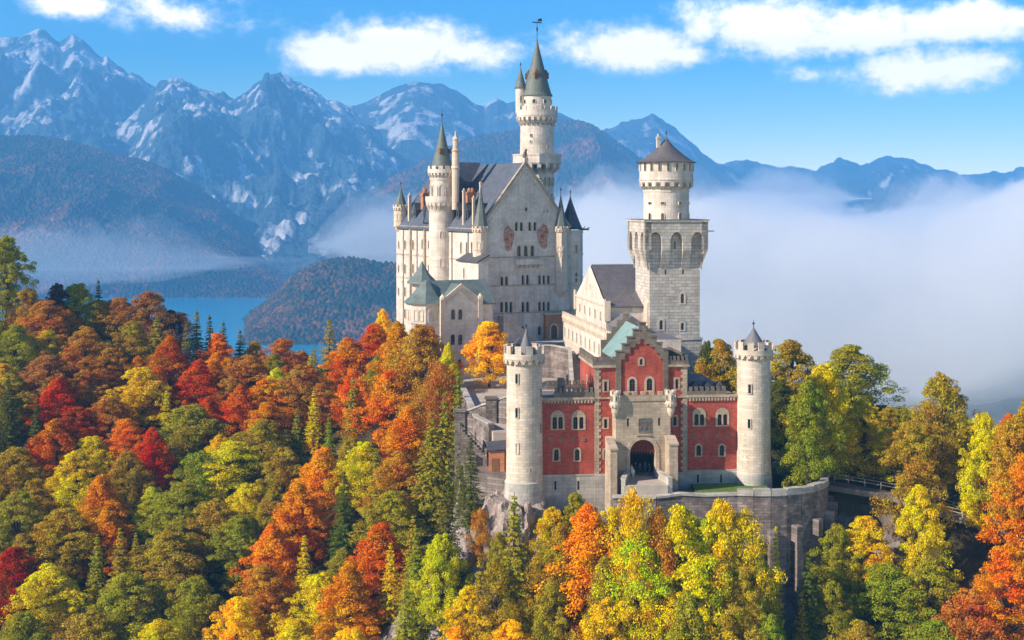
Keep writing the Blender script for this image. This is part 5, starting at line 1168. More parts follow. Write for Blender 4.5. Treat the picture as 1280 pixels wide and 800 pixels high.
# ------------------------------------------------------------------ knights' wing along the court
A_ = (11.3, 309.0); ang = math.degrees(math.atan2(256 - 309, 19 - 11.3))
Q = Frame(A_[0], A_[1], ang, -44.0); zb = Q.zb; QL = 54.0
kn = tag(Q.empty('arcaded_wing'), 'sunlit white wing with a row of arched windows and small battlements along the court', 'building')
qt = Q.z(395, 0, 0)
wl = MB(zb); f = Wall(Q, (0, 0), (QL, 0), zb, qt)
zw0, zw1 = Q.z(423.5, Q.u(711), 0), Q.z(411.0, Q.u(711), 0)
s0 = f.s_of(706.5); s1 = f.s_of(749); n = 9
for i in range(n + 3): s = s0 + (s1 - s0) * i / (n - 1); f.win([(s, .95, zw0, zw1)], 'm', .3)
f.finish(wl, kn, M['glass'], M['trim_stone'])
for A, B in (((0, 12), (0, 0)), ((QL, 0), (QL, 12)), ((QL, 12), (0, 12))): Wall(Q, A, B, zb, qt).finish(wl, kn, M['glass'], M['trim_stone'])
wl.build('wall', M['limestone'], kn)
c = MB(zb); c.box(-.2, QL + .2, -.35, 0, qt - .3, qt + .1); n = 60
for i in range(n): s = QL * (i + .5) / n; c.box(s - .22, s + .22, -.3, 0, qt - 1.05, qt - .28)
c.box(0, QL, -.15, 0, zw0 - .9, zw0 - .6); merlons(c, 0, QL, -.3, .05, qt + .55, qt + 1.1, 32); c.box(0, QL, -.28, .03, qt + .09, qt + .56)
c.build('battlement', M['trim_stone'], kn)
r = MB(zb); r.box(.1, QL - .1, .1, 12, qt - .2, qt + .05); r.build('flat_roof', M['lead'], kn)
# upper gabled hall
V0 = 2.2; ua, ub = Q.u(720, V0), Q.u(757.5, V0); ue = Q.z(369, ua, V0); um_ = (ua + ub) / 2; uz = Q.z(332, um_, V0)
wl = MB(zb); L_ = ub - ua
f = Wall(Q, (ua, V0), (ub, V0), qt - 1, ue, [(0, qt - 1), (L_, qt - 1), (L_, ue), (L_ / 2, uz), (0, ue)])
zz0, zz1 = Q.z(395, Q.u(737.5, V0), V0), Q.z(384, Q.u(737.5, V0), V0)
for px in (725, 731.2, 737.6, 744, 750.8): f.win([(f.s_of(px), 1.0, zz0, zz1)], 'm', .28)
f.win([(L_ * .5, .6, Q.z(362, um_, V0), Q.z(355, um_, V0))], 'm', .2)
f.finish(wl, kn, M['glass'], M['trim_stone'])
f = Wall(Q, (ub, V0), (ub, V0 + 15), qt - 1, ue); f.win([(4, 1.0, zz0, zz1)], 'm', .25); f.win([(8, 1.0, zz0, zz1)], 'm', .25); f.finish(wl, kn, M['glass'], M['trim_stone'])
Wall(Q, (ub, V0 + 15), (ua, V0 + 15), qt - 1, ue, [(0, qt - 1), (L_, qt - 1), (L_, ue), (L_ / 2, uz), (0, ue)]).finish(wl, kn, M['glass'], M['trim_stone'])
Wall(Q, (ua, V0 + 15), (ua, V0), qt - 1, ue).finish(wl, kn, M['glass'], M['trim_stone'])
hall = wl.build('upper_hall', M['limestone'], kn)
r = MB(zb)
for e in (ua - .5, ub + .5):
    r.prism([(um_, V0 + .3, uz + .25), (e, V0 + .3, ue - .1), (e, V0 + .3, ue - .4), (um_, V0 + .3, uz - .1)], (0, 14.9, 0))
r.build('roof', M['brown_slate'], hall)
c = MB(zb); c.box(ua - .3, ub + .3, V0 - .3, V0, ue - .2, ue + .15); c.build('cornice', M['trim_stone'], hall)
for u in (ua, ub): c = MB(zb); c.box(u - .6, u + .6, V0 - .4, V0 + .8, ue - 3.0, ue + .9); merlons(c, u - .6, u + .6, V0 - .4, V0 - .1, ue + .9, ue + 1.3, 2); c.build('corner_post', M['trim_stone'], hall)
c = MB(zb); c.box(ub - .1, ub + .25, V0 + .8, V0 + 15, ue - .5, ue); c.build('cornice', M['trim_stone'], hall)
b = MB(zb); b.box(ub + 1.5, ub + 4.0, 9.5, 12.5, qt - 1, ue + .8); merlons(b, ub + 1.5, ub + 4.0, 9.5, 12.5, ue + .8, ue + 1.4, 3); b.build('small_tower', M['trim_stone'], kn); b = MB(zb); b.box(um_ - 1.4, um_ + 1.4, V0 + 12.0, V0 + 14.4, ue, uz + .5); merlons(b, um_ - 1.5, um_ + 1.5, V0 + 12, V0 + 12.4, uz + .5, uz + 1.2, 4); b.build('small_tower', M['trim_stone'], kn)
b = MB(zb); u2 = ub + 1.0; b.box(u2, u2 + 7, 2.5, 8.5, qt, qt + 1.2); b.prism([(u2 - .3, 2.2, qt + 1.2), (u2 - .3, 8.8, qt + 1.2), (u2 - .3, 5.5, qt + 3.4)], (7.6, 0, 0)); b.build('low_roof', M['lead'], kn)

# ------------------------------------------------------------------ courts, ramps, retaining walls
def slab(name, poly, z0, z1, mat, kind='structure', **kw):
    b = MB(); b.prism([(p[0], p[1], z0) for p in poly], (0, 0, z1 - z0)); o = b.build(name, mat)
    return tag(o, kind=kind) if kind else tag(o, **kw)
LC, UC = -37.4, -31.8
cw = lambda px, Y: ((px - 640) * Y / FP, Y)
slab('lower_court', [(-3, 226), (34, 229), (36, 262), (24, 272), (20, 300), (-4, 306), (-16, 300), cw(575, 282)], -46, LC, M['paving'])
pu = lambda u, v: P.w(u, v)
slab('upper_court', [pu(P.u(668), -8.5), pu(pW + 6, -8.5), pu(pW + 8, 1), pu(-1, 1), pu(-1, -5)], -46, UC, M['paving'])
b = MB()  # broad ramp up to the upper court
rp = [cw(715, 292), cw(737, 284), cw(748, 258), cw(712, 262)]
b.add([(rp[0][0], rp[0][1] + 4, UC), (rp[1][0], rp[1][1] + 14, UC), (rp[2][0], rp[2][1], LC + .05), (rp[3][0], rp[3][1], LC + .05), (rp[0][0], rp[0][1] + 4, -46), (rp[1][0], rp[1][1] + 14, -46), (rp[2][0], rp[2][1], -46), (rp[3][0], rp[3][1], -46)], [(0, 3, 2, 1), (4, 5, 6, 7), (0, 4, 7, 3), (3, 7, 6, 2), (2, 6, 5, 1), (1, 5, 4, 0)])
tag(b.build('ramp', M['gravel_road']), kind='structure')
def wall_run(name, pts, zt, zb_, th, mat, label, cat, cope=.25, group=None):
    """stone wall along points (x, y); zt one height or one per point"""
    b = MB(); b2 = MB(); zs = zt if isinstance(zt, (list, tuple)) else [zt] * len(pts)
    for (p, q, za, zb2) in zip(pts, pts[1:], zs, zs[1:]):
        p, q = Vector(p), Vector(q); d = (q - p).normalized(); n = Vector((-d.y, d.x)) * th / 2; e = d * .0
        b.add([(*(p - n), zb_), (*(q - n), zb_), (*(q + n), zb_), (*(p + n), zb_), (*(p - n), za), (*(q - n), zb2), (*(q + n), zb2), (*(p + n), za)], [(0, 3, 2, 1), (4, 5, 6, 7), (0, 1, 5, 4), (1, 2, 6, 5), (2, 3, 7, 6), (3, 0, 4, 7)])
        n = n * 1.35
        if cope: b2.add([(*(p - n), za), (*(q - n), zb2), (*(q + n), zb2), (*(p + n), za), (*(p - n), za + cope), (*(q - n), zb2 + cope), (*(q + n), zb2 + cope), (*(p + n), za + cope)], [(0, 3, 2, 1), (4, 5, 6, 7), (0, 1, 5, 4), (1, 2, 6, 5), (2, 3, 7, 6), (3, 0, 4, 7)])
    o = b.build(name, mat); tag(o, label, cat, group)
    if cope: b2.build('coping', M['base_stone'], o)
    return o
wall_run('ramp_wall', [cw(690, 296), cw(712, 290), cw(716, 262)], [UC + 1.1, UC + 1.1, LC + 1.0], -46, .6, M['wall_stone'], 'grey stone wall beside the ramp climbing to the palace door', 'wall')
wall_run('court_wall', [cw(668, 297), cw(690, 296)], UC + 1.1, -46, .6, M['wall_stone'], 'grey retaining wall under the palace front', 'wall')
wall_run('terrace_wall', [(-17, 300), cw(575, 282), (-6, 236), (-3.4, 228)], [LC + 1] * 4, -62, .8, M['wall_stone'], 'long stone parapet wall edging the court left of the yellow tree', 'wall')
wall_run('gabled_wall', [cw(574, 240), cw(614, 237), cw(636, 235)], [(HY - 518) * 240 / FP, (HY - 503) * 237 / FP, (HY - 496) * 235 / FP], -64, .9, M['wall_stone'], 'stone wall with slanting top between the trees and left gate tower', 'wall', .3)
for px, Y, py, lb in ((575, 239.4, 514, 'square stone pier at the low left end of the slanting wall'), (614, 236.3, 498, 'square stone pier at the middle of the slanting wall')):
    b = MB(); x, y = cw(px, Y); b.box(x - .9, x + .9, y - .9, y + .6, -64, (HY - py) * Y / FP); b.box(x - 1.1, x + 1.1, y - 1.1, y + .8, (HY - py) * Y / FP, (HY - py) * Y / FP + .35); tag(b.build('wall_pier', M['wall_stone']), lb, 'pier', 'stone piers of the slanting wall')
slab('lower_terrace', [cw(584, 222), cw(636, 218), cw(636, 236), cw(576, 240)], -64, (HY - 590) * 222 / FP, M['wall_stone'], None, label='dark stone terrace block below the left gate tower', cat='terrace')
# small brick shed and timber framework in the dark corner
zt_ = (HY - 590) * 222 / FP
shd = bpy.data.objects.new('shed', None); COL.objects.link(shd); x, y = cw(622, 223); shd.location = (x, y, zt_); tag(shd, 'small orange brick shed tucked against the left gate tower', 'shed')
b = MB(); b.box(-1.4, 1.1, -.8, 2.5, 0, 3.3); b.build('wall', M['orange_brick'], shd); b = MB(); b.prism([(-1.7, -1.1, 3.3), (1.3, -1.1, 3.5), (1.3, 2.8, 4.2), (-1.7, 2.8, 4.0)], (0, 0, .2)); b.build('roof', M['dark_slate'], shd); b = MB(); b.box(-.9, .3, -.84, -.78, 0, 2.1); b.build('door', M['wood'], shd)
st = bpy.data.objects.new('outdoor_stair', None); COL.objects.link(st); x, y = cw(600, 226); st.location = (x, y, zt_); tag(st, 'stone stair with railings in the shaded corner left of the gatehouse', 'stair')
b = MB()
for i in range(14): b.box(-3.2 + i * .38, -3.2 + (i + 1) * .38, 1.5, 3.4, 0, .4 + (13 - i) * .42)
b.build('steps', M['wall_stone'], st)
V_, F_ = tubes([([(-3.2, 1.5, 6.9), (2.1, 1.5, 1.4)], [.06, .06])] + [([(-3.2 + i * .9, 1.5, 5.9 - i * .93), (-3.2 + i * .9, 1.5, 6.9 - i * .93)], [.05, .05]) for i in range(6)]); mesh_obj('railing', V_, F_, [M['metal']], st)
for i, xx in enumerate((-2.5, -.8, .9)): b = MB(); b.box(xx - .18, xx + .18, .2, .6, -.1, 3.0); b.build('post', M['wall_stone'], st)
# forecourt, bastion and lawn
FC = gz(597, 800, BV) ; 
c0 = G.w(35.0, 0.5); bz_ = -43.6; R0 = 11.5
arc_ = [(c0[0] + R0 * math.cos(rad(a)), c0[1] + R0 * math.sin(rad(a))) for a in range(-108, 61, 12)]
left_ = [G.w(G.u(765, -9), -9), G.w(G.u(820, -10), -10), G.w(G.u(850, -9.6), -9.6), G.w(G.u(880, -9.8), -9.8)]
poly = [G.w(G.u(765, -3), -3)] + left_ + arc_ + [G.w(44, 8), G.w(30, 8), G.w(20, 0)]
slab('bastion_terrace', poly, -58, bz_ - .6, M['gravel_road'])
slab('lawn', [G.w(uM1 + .5, -.2), G.w(uM1 + .3, -3.5), G.w(G.u(868, -6.8), -6.8), G.w(G.u(905, -8.5), -8.5), G.w(G.u(940, -8.7), -8.7), G.w(G.u(962, -6.5), -6.5), G.w(G.u(958, -2), -2), G.w(uR, -.2)], bz_ - 1, bz_ + .1, M['lawn'])
slab('forecourt', [G.w(G.u(783, -1), -1), G.w(G.u(780, -9), -9), G.w(G.u(835, -9.4), -9.4), G.w(G.u(824, -1), -1)], -50, FC, M['paving'])
bw_pts = left_ + arc_
zs = [bz_ + .2, bz_ + .2, bz_ + .5, bz_ + .3] + [bz_ + .4 + .0 * i for i in range(len(arc_))]
bas = wall_run('bastion_wall', bw_pts, zs, -70, 1.0, M['wall_stone'], 'high curved stone bastion wall carrying the lawn right of the gate', 'wall', .3)
cpar = MB()   # stepped coping blocks on the parapet
for i, (p, q) in enumerate(zip(arc_, arc_[1:])):
    p, q = Vector(p), Vector(q); d = (q - p).normalized(); n = Vector((-d.y, d.x)) * .6; h = .55 + .12 * (i % 2)
    cpar.add([(*(p - n), bz_ + .7), (*(q - n), bz_ + .7), (*(q + n), bz_ + .7), (*(p + n), bz_ + .7), (*(p - n), bz_ + .7 + h), (*(q - n), bz_ + .7 + h), (*(q + n), bz_ + .7 + h), (*(p + n), bz_ + .7 + h)], [(0, 3, 2, 1), (4, 5, 6, 7), (0, 1, 5, 4), (1, 2, 6, 5), (2, 3, 7, 6), (3, 0, 4, 7)])
cpar.build('parapet', M['base_stone'], bas)
for a in (-100, -84, -66, -48, -30, -12, 6):
    x, y = c0[0] + (R0 + .9) * math.cos(rad(a)), c0[1] + (R0 + .9) * math.sin(rad(a)); b = MB(); b.box(x - 1.0, x + 1.0, y - .55, y + .55, -70, bz_ - 2.0 - .03 * abs(a), rad(a), (x, y)); b.prism([(x - 1, y - .55, bz_ - 2 - .03 * abs(a)), (x + .2, y - .55, bz_ - 2 - .03 * abs(a)), (x - 1, y - .55, bz_ - .6 - .03 * abs(a))], (0, 1.1, 0)) if False else None
    b.build('buttress', M['wall_stone'], bas)
for px, yt_ in ((776, 612), (848, 608), (766, 640)):
    pass
# low walls of the gate ramp
wall_run('gate_side_wall', [G.w(G.u(822, -3.3), -3.3), G.w(G.u(838, -9.2), -9.2)], [FC + .9, FC + .9], -50, .6, M['base_stone'], 'low stone wall right of the gate ramp', 'wall', .2)
wall_run('gate_side_wall', [G.w(G.u(784, -3.3), -3.3), G.w(G.u(779, -8.8), -8.8)], [FC + .9, FC + .9], -50, .6, M['base_stone'], 'low stone wall left of the gate ramp', 'wall', .2)
# rock under the left gate tower
def crag(name, cx, cy, rx, ry, z0, z1, seed, label):
    n, m = 90, 70; V = []; F = []
    for j in range(m + 1):
        t = j / m; z = z1 + (z0 - z1) * t
        for i in range(n):
            a = 2 * math.pi * i / n; x, y = math.cos(a), math.sin(a)
            w = float(fbm(np.array([x * 1.7 + 9 + t]), np.array([y * 1.7 + t * 2.2 + 5]), 4, seed)[0]); w2 = float(fbm(np.array([x * 4 + y * 3 + 9]), np.array([t * 5 + x * 2 + 5]), 5, seed + 3, .6, True)[0]); k = (.5 + .6 * t ** .6) * (0.42 + .6 * w + .5 * w2); V.append((cx + rx * x * k, cy + ry * y * k, z + (w - .5) * 3 + (w2 - .5) * 2.5))
    for j in range(m):
        for i in range(n): F.append((j * n + i, (j + 1) * n + i, (j + 1) * n + (i + 1) % n, j * n + (i + 1) % n))
    F.append(tuple(range(n))); o = mesh_obj(name, V, F, [M['rock']]); tag(o, label, 'rock'); return o
crag('rock_outcrop', .8, 211.5, 7.5, 6.5, -66, -45.5, 3, 'pinkish grey rock cliff under the left gate tower')
crag('rock_outcrop', 5.5, 209.5, 6.0, 4.5, -66, -48.5, 6, 'pale rock slab right of the spruce below the gatehouse')
crag('rock_outcrop', *cw(588, 224), 3.0, 3.0, -60, -45.5, 8, 'shaded jagged rock left of the brick shed')
# ------------------------------------------------------------------ road, fences
def ribbon(name, pts, wd, mat, z_off=.12):
    V = []; F = []
    P_ = []
    for (a, b2) in zip(pts, pts[1:]):
        for i in range(8): P_.append(tuple(a[j] + (b2[j] - a[j]) * i / 8 for j in range(3)))
    P_.append(pts[-1]); n = len(P_)
    for i, p in enumerate(P_):
        q0, q1 = P_[max(i - 1, 0)], P_[min(i + 1, n - 1)]; d = Vector((q1[0] - q0[0], q1[1] - q0[1])).normalized(); nn = Vector((-d.y, d.x)) * wd / 2
        for s, dz in ((-1, 0), (1, 0), (1, -.8), (-1, -.8)): V.append((p[0] + nn.x * s, p[1] + nn.y * s, p[2] + dz + z_off))
    for i in range(n - 1):
        for j in range(4): k_ = (j + 1) % 4; F.append((i * 4 + j, i * 4 + k_, (i + 1) * 4 + k_, (i + 1) * 4 + j))
    return tag(mesh_obj(name, V, F, [mat]), kind='structure')
rd = [(44, 224, -44.2), (52, 219, -44.8), (59, 216.5, -45.6), (66, 212, -47.3), (72, 207, -48.3), (80, 201, -49.8), (92, 192, -51.5)]
ribbon('road', rd, 3.4, M['gravel_road'], .3)
def fence(pts, label, h=1.1):
    e = bpy.data.objects.new('wooden_fence', None); COL.objects.link(e); e.location = pts[0]; o0 = Vector(pts[0]); tag(e, label, 'fence', 'wooden fences along the road')
    paths = []; cum = []
    for a, b2 in zip(pts, pts[1:]):
        a, b2 = Vector(a) - o0, Vector(b2) - o0; n = max(1, int((b2 - a).length / 2)); 
        for hh in (h, h * .55): paths.append(([a + Vector((0, 0, hh)), b2 + Vector((0, 0, hh))], [.08, .08]))
        for i in range(n + 1):
            q = a + (b2 - a) * i / n; V_, F_ = tubes([([q - Vector((0, 0, .6)), q + Vector((0, 0, h + .1))], [.1, .1])], 5); mesh_obj('post', V_, F_, [M['grey_wood']], e)
    V_, F_ = tubes(paths, 5); mesh_obj('rail', V_, F_, [M['grey_wood']], e)
def off(pts, d, dz=.55): 
    out = []
    for i, p in enumerate(pts):
        q0, q1 = pts[max(i - 1, 0)], pts[min(i + 1, len(pts) - 1)]; t = Vector((q1[0] - q0[0], q1[1] - q0[1])).normalized(); out.append((p[0] - t.y * d, p[1] + t.x * d, p[2] + dz))
    return out
fence(off(rd[0:4], 1.7, .35), 'pale wooden fence behind the shaded road right of the bastion')
fence(off(rd[3:], 1.6, .35), 'wooden fence on the far edge of the small bridge at right')
fence(off(rd[3:], -1.6, .35), 'wooden fence on the near edge of the small bridge at right')
# ------------------------------------------------------------------ visitors in the gateway
def person_mesh(seed):
    r = random.Random(seed); h = 1.72; st = r.uniform(.08, .22)
    J = [(0, 0, .98), (0, 0, 1.2), (0, .01, 1.42), (0, 0, 1.53), (0, -.01, 1.64), (0, 0, 1.76),
         (-.1, 0, .92), (-.12, -st, .5), (-.13, -st * .6, .08), (-.13, -st * .6 - .16, .04), (.1, 0, .92), (.12, st * .6, .5), (.13, st * 1.1, .09), (.13, st * 1.1 - .16, .05),
         (-.2, 0, 1.4), (-.27, .02, 1.12), (-.25, -.12, .88), (.2, 0, 1.4), (.28, .02, 1.12), (.25, -.14, .9)]
    E = [(0, 1), (1, 2), (2, 3), (3, 4), (4, 5), (0, 6), (6, 7), (7, 8), (8, 9), (0, 10), (10, 11), (11, 12), (12, 13), (2, 14), (14, 15), (15, 16), (2, 17), (17, 18), (18, 19)]
    Rr = [.15, .15, .17, .06, .1, .09, .1, .075, .055, .045, .1, .075, .055, .045, .075, .055, .04, .075, .055, .04]
    me = bpy.data.meshes.new('person'); me.from_pydata(J, E, []); o = bpy.data.objects.new('person', me); COL.objects.link(o)
    m = o.modifiers.new('s', 'SKIN'); 
    if not me.skin_vertices: pass
    for v, r_ in zip(me.skin_vertices[0].data, Rr): v.radius = (r_, r_ * .8)
    me.skin_vertices[0].data[0].use_root = True
    o.modifiers.new('u', 'SUBSURF').levels = 1
    dg = bpy.context.evaluated_depsgraph_get(); nm = bpy.data.meshes.new_from_object(o.evaluated_get(dg)); nm.materials.clear(); nm.materials.append(M['cloth']); nm.materials.append(M['skin'])
    for p in nm.polygons: p.material_index = 1 if p.center.z > 1.52 else 0; p.use_smooth = True
    bpy.data.objects.remove(o); return nm
try: PM = [person_mesh(1), person_mesh(2)]
except Exception as ex: print('person', ex); PM = []
who = [(789.5, -2.2, (.5, .5, .5), 'person in a grey jacket standing at the left side of the archway'), (794.5, -.6, (.05, .05, .07), 'person in dark clothes inside the archway, second from left'), (800, -1.6, (.03, .035, .06), 'person in dark clothes in the middle of the archway'), (806.5, -.2, (.12, .13, .2), 'person in a blue-grey coat right of the archway middle'), (811.5, -1.8, (.04, .03, .03), 'person in black near the right side of the archway'), (791.5, -4.6, (.55, .5, .42), 'person in a pale coat walking out of the gate at left')]
for i, (px, v, colr, lab) in enumerate(who):
    if not PM: break
    o = bpy.data.objects.new('person', PM[i % 2]); COL.objects.link(o); u = G.u(px, v); x, y = G.w(u, v); o.location = (x, y, FC + .03); o.rotation_euler = (0, 0, i * 1.3); o.color = (*colr, 1); tag(o, lab, 'person', 'visitors at the gate')
# ------------------------------------------------------------------ tree list, read from the photo: column, row of the top, width, form, colour
TL = """8 288 46 tall olive|35 357 42 round ochre|72 350 30 tall plum-brown|98 350 46 round olive|124 372 50 round ochre|123 349 24 slim dark_green|150 368 50 round rust|186 360 58 round brick-brown|213 384 30 round plum-brown
246 388 32 slim grey-green|262 394 30 slim dark_green|279 402 32 slim grey-green|300 412 32 slim grey-green|226 388 40 loose rust|318 424 34 round ochre|233 402 28 spruce grey-green|165 398 46 round olive|196 396 44 spruce olive|58 372 66 round rust|20 402 50 round olive
105 420 64 round rust|60 440 70 round brick-brown|138 432 54 round rust|72 468 56 cone scarlet|178 455 56 round yellow-green|212 418 54 cone red-orange|248 446 56 cone scarlet|272 414 50 cone orange|98 505 62 round crimson|10 470 50 spruce dark_green
70 520 66 cone red-orange|135 492 58 round rust|158 520 54 round orange|240 502 66 round olive|312 440 60 round rust|352 420 48 round rust|334 470 62 round orange|300 478 52 cone red-orange|20 555 60 round ochre|46 500 34 slim dark_green
190 530 48 cone scarlet|128 590 62 cone orange|96 560 60 round yellow-green|160 560 50 round olive|22 610 60 round olive|18 680 62 round crimson|80 632 76 round ochre|62 700 70 round yellow-green|150 660 50 spruce olive|160 712 80 round olive
228 600 80 round green|212 660 80 round olive|290 548 84 round yellow-green|330 520 66 round olive|268 620 66 round olive|300 640 60 round green|412 398 40 spruce olive|378 452 58 round rust|434 418 54 cone orange|468 402 60 cone red-orange
479 383 30 cone yellow|525 410 74 loose ochre|563 420 26 slim yellow-green|441 470 40 spruce olive|488 460 66 cone orange|545 470 52 loose ochre|510 505 60 cone orange|500 560 60 round ochre|404 556 66 cone bright_orange
372 600 66 cone orange|340 650 60 cone orange|455 548 54 round yellow-green|540 515 78 wide green|430 590 50 spruce dark_green|490 610 70 round olive|476 650 78 cone red-orange|436 700 70 cone orange|552 662 54 round lime-green|586 728 56 round yellow-green
643 618 62 spruce olive|734 622 84 cone bright_orange|794 602 54 loose yellow-green|850 622 84 round yellow-green|900 616 70 round yellow-green|800 655 80 round lime-green|640 770 64 round yellow|572 778 50 round yellow|506 730 60 spruce olive|400 712 64 round yellow-green
330 700 64 round ochre|296 742 60 round yellow|246 716 56 round green|620 700 50 loose ochre|690 720 50 round olive|760 740 70 round yellow-green|860 730 70 cone olive|766 628 60 loose yellow-green|824 626 66 cone ochre|876 640 76 round lime-green|930 630 62 loose yellow-green|700 650 56 cone ochre|815 700 80 round yellow-green|905 690 80 round olive|950 690 54 cone olive|870 690 60 tall yellow-green|756 690 60 cone olive|1010 690 50 spruce dark_green|1045 650 50 round green|930 700 50 round olive|970 655 26 slim yellow-green|1002 738 36 slim olive
900 418 56 round ochre|884 420 24 round dark_green|988 420 70 round olive|1062 425 86 round olive|1030 448 60 round yellow-green|1110 482 92 round ochre|1176 460 62 round olive|1232 510 50 round yellow-green|1262 520 64 round ochre|1286 486 60 cone ochre
1192 575 56 round ochre|1150 600 54 round yellow-green|1082 640 62 round yellow-green|1110 700 90 round green|1262 676 76 round orange|1212 730 74 round rust|1262 600 60 round ochre|1010 470 60 round green|975 470 46 round dark_green|1140 520 60 round olive
1050 520 64 round green|1100 570 60 round olive|1160 690 60 round olive|1040 720 50 round green|1230 560 50 round olive|960 760 60 round green|1280 560 60 round orange|1075 770 70 round olive|1170 770 70 round green|30 760 70 round green
110 760 80 round olive|200 770 70 round yellow-green|370 770 70 round yellow-green|440 780 60 round yellow|500 790 60 round olive|560 600 56 spruce dark_green|520 660 50 spruce green|470 560 40 spruce green|355 555 50 round olive|250 560 60 round green""".replace('\n', '|').split('|')
def h_of(a): return a
for row in TL:
    px, py, w, kind, col = row.split(); col = col.replace('_', ' ')
    px, py, w = float(px), float(py), float(w)
    H0 = {'round': 15, 'tall': 17, 'cone': 16, 'loose': 14, 'spruce': 17, 'slim': 14, 'wide': 19}[kind]
    if px > 870 and py < 640: H0 += 5
    if 700 < px < 1000 and py > 600: H0 += 5
    best = None
    Ys = np.arange(180, 372, 1.0); Xs = (px - 640) * Ys / FP; g = ground(Xs, Ys); f = (HY - py) * Ys / FP - H0 - g
    sg = np.where((f[:-1] >= 0) & (f[1:] < 0))[0]
    Y = Ys[sg[0]] if len(sg) else Ys[np.argmin(np.abs(f))]
    if 586 < px < 960 and py > 590: Y = min(Y, 201.0 if px < 780 else 194.0)
    if 870 < px < 1000 and py < 480: Y = max(Y, 240)
    X = (px - 640) * Y / FP; gg = ground1(X, Y); Hh = (HY - py) * Y / FP - gg
    Hh = min(max(Hh, 7.0), 38.0)
    TREES.append(dict(px=px, py=py, w=w, kind=kind, col=col, X=X, Y=float(Y), g=gg, H=Hh, R=w * Y / FP / 2, fill=False))
for (qx, qy, w_, Y_, z_, kd, cl) in ((528, 400, 72, 281, -50, 'round', 'ochre'), (497, 396, 56, 290, -48, 'cone', 'orange'), (560, 424, 34, 277, -48, 'cone', 'yellow-green'), (550, 446, 50, 272, -52, 'loose', 'rust'), (573, 462, 40, 258, -56, 'spruce', 'green'), (556, 490, 62, 243, -60, 'wide', 'green'), (578, 530, 40, 234, -60, 'spruce', 'dark green'), (590, 512, 30, 243, -48, 'loose', 'brick-brown'), (583, 545, 34, 232, -50, 'spruce', 'dark green'), (600, 632, 28, 208, -57, 'loose', 'ochre'), (624, 660, 30, 204, -62, 'round', 'olive'), (690, 630, 40, 206, -56, 'round', 'yellow-green'), (672, 690, 44, 200, -66, 'loose', 'ochre'), (577, 600, 44, 222, -58, 'spruce', 'dark green'), (600, 690, 44, 198, -68, 'spruce', 'olive'), (720, 612, 34, 207, -54, 'round', 'olive')):
    TREES.append(dict(px=qx, py=qy, w=w_, kind=kd, col=cl, X=(qx - 640) * Y_ / FP, Y=float(Y_), g=z_, H=max(3.0, (HY - qy) * Y_ / FP - z_), R=w_ * Y_ / FP / 2, fill=False))
TREES.append(dict(px=611, py=400, w=54, kind='court', col='yellow', X=(611 - 640) * 281 / FP, Y=281.0, g=LC, H=(HY - 398) * 281 / FP - LC, R=54 * 281 / FP / 2, fill=False))
# fill the woods between
fr_ = np.random.default_rng(77)
def blocked(x, y):
    px = 640 + x * FP / y
    gu, gv = ((x - G.ox) * G.c + (y - G.oy) * G.s, -(x - G.ox) * G.s + (y - G.oy) * G.c)
    if -5 < gu < 48 and -13.5 < gv < 100: return True
    pu_, pv_ = ((x - P.ox) * P.c + (y - P.oy) * P.s, -(x - P.ox) * P.s + (y - P.oy) * P.c)
    if -8 < pu_ < 40 and -30 < pv_ < 62: return True
    if -17 < x < 30 and 222 < y < 310: return True
    if (x - c0[0]) ** 2 + (y - c0[1]) ** 2 < (R0 + 3) ** 2: return True
    for a, b2 in zip(rd, rd[1:]):
        d = Vector((b2[0] - a[0], b2[1] - a[1])); t = max(0, min(1, ((x - a[0]) * d.x + (y - a[1]) * d.y) / d.length_squared))
        if math.hypot(x - a[0] - d.x * t, y - a[1] - d.y * t) < 5.5: return True
    if y < 212 and 590 < px < 700 and y > 201: return True
    if y < 222 and y > 190 and 1000 < px < 1060: return True
    return False
cand = []
for yy in np.arange(184, 372, 4.2):
    half = 0.40 * yy
    for xx in np.arange(-half, half, 4.2):
        cand.append((xx + fr_.uniform(-1.8, 1.8), yy + fr_.uniform(-1.8, 1.8)))
fr_.shuffle(cand)
pos = [(t['X'], t['Y']) for t in TREES]
def hides(t):
    for (qx, qy, qY) in ((1045, 600, 219), (1068, 600, 217), (1090, 606, 214), (1205, 648, 208), (1225, 658, 206), (1245, 666, 204)):
        s_ = FP / t['Y']; yb_ = HY - t['g'] * s_
        if t['Y'] < qY + 1 and abs(t['px'] - qx) < max(t['R'], 2.5) * s_ * .95 and t['py'] - 2 < qy < yb_ - t['H'] * .12 * s_: return True
    return False
TREES[:] = [t for t in TREES if not hides(t)]
named = [t for t in TREES]
nfill = 0
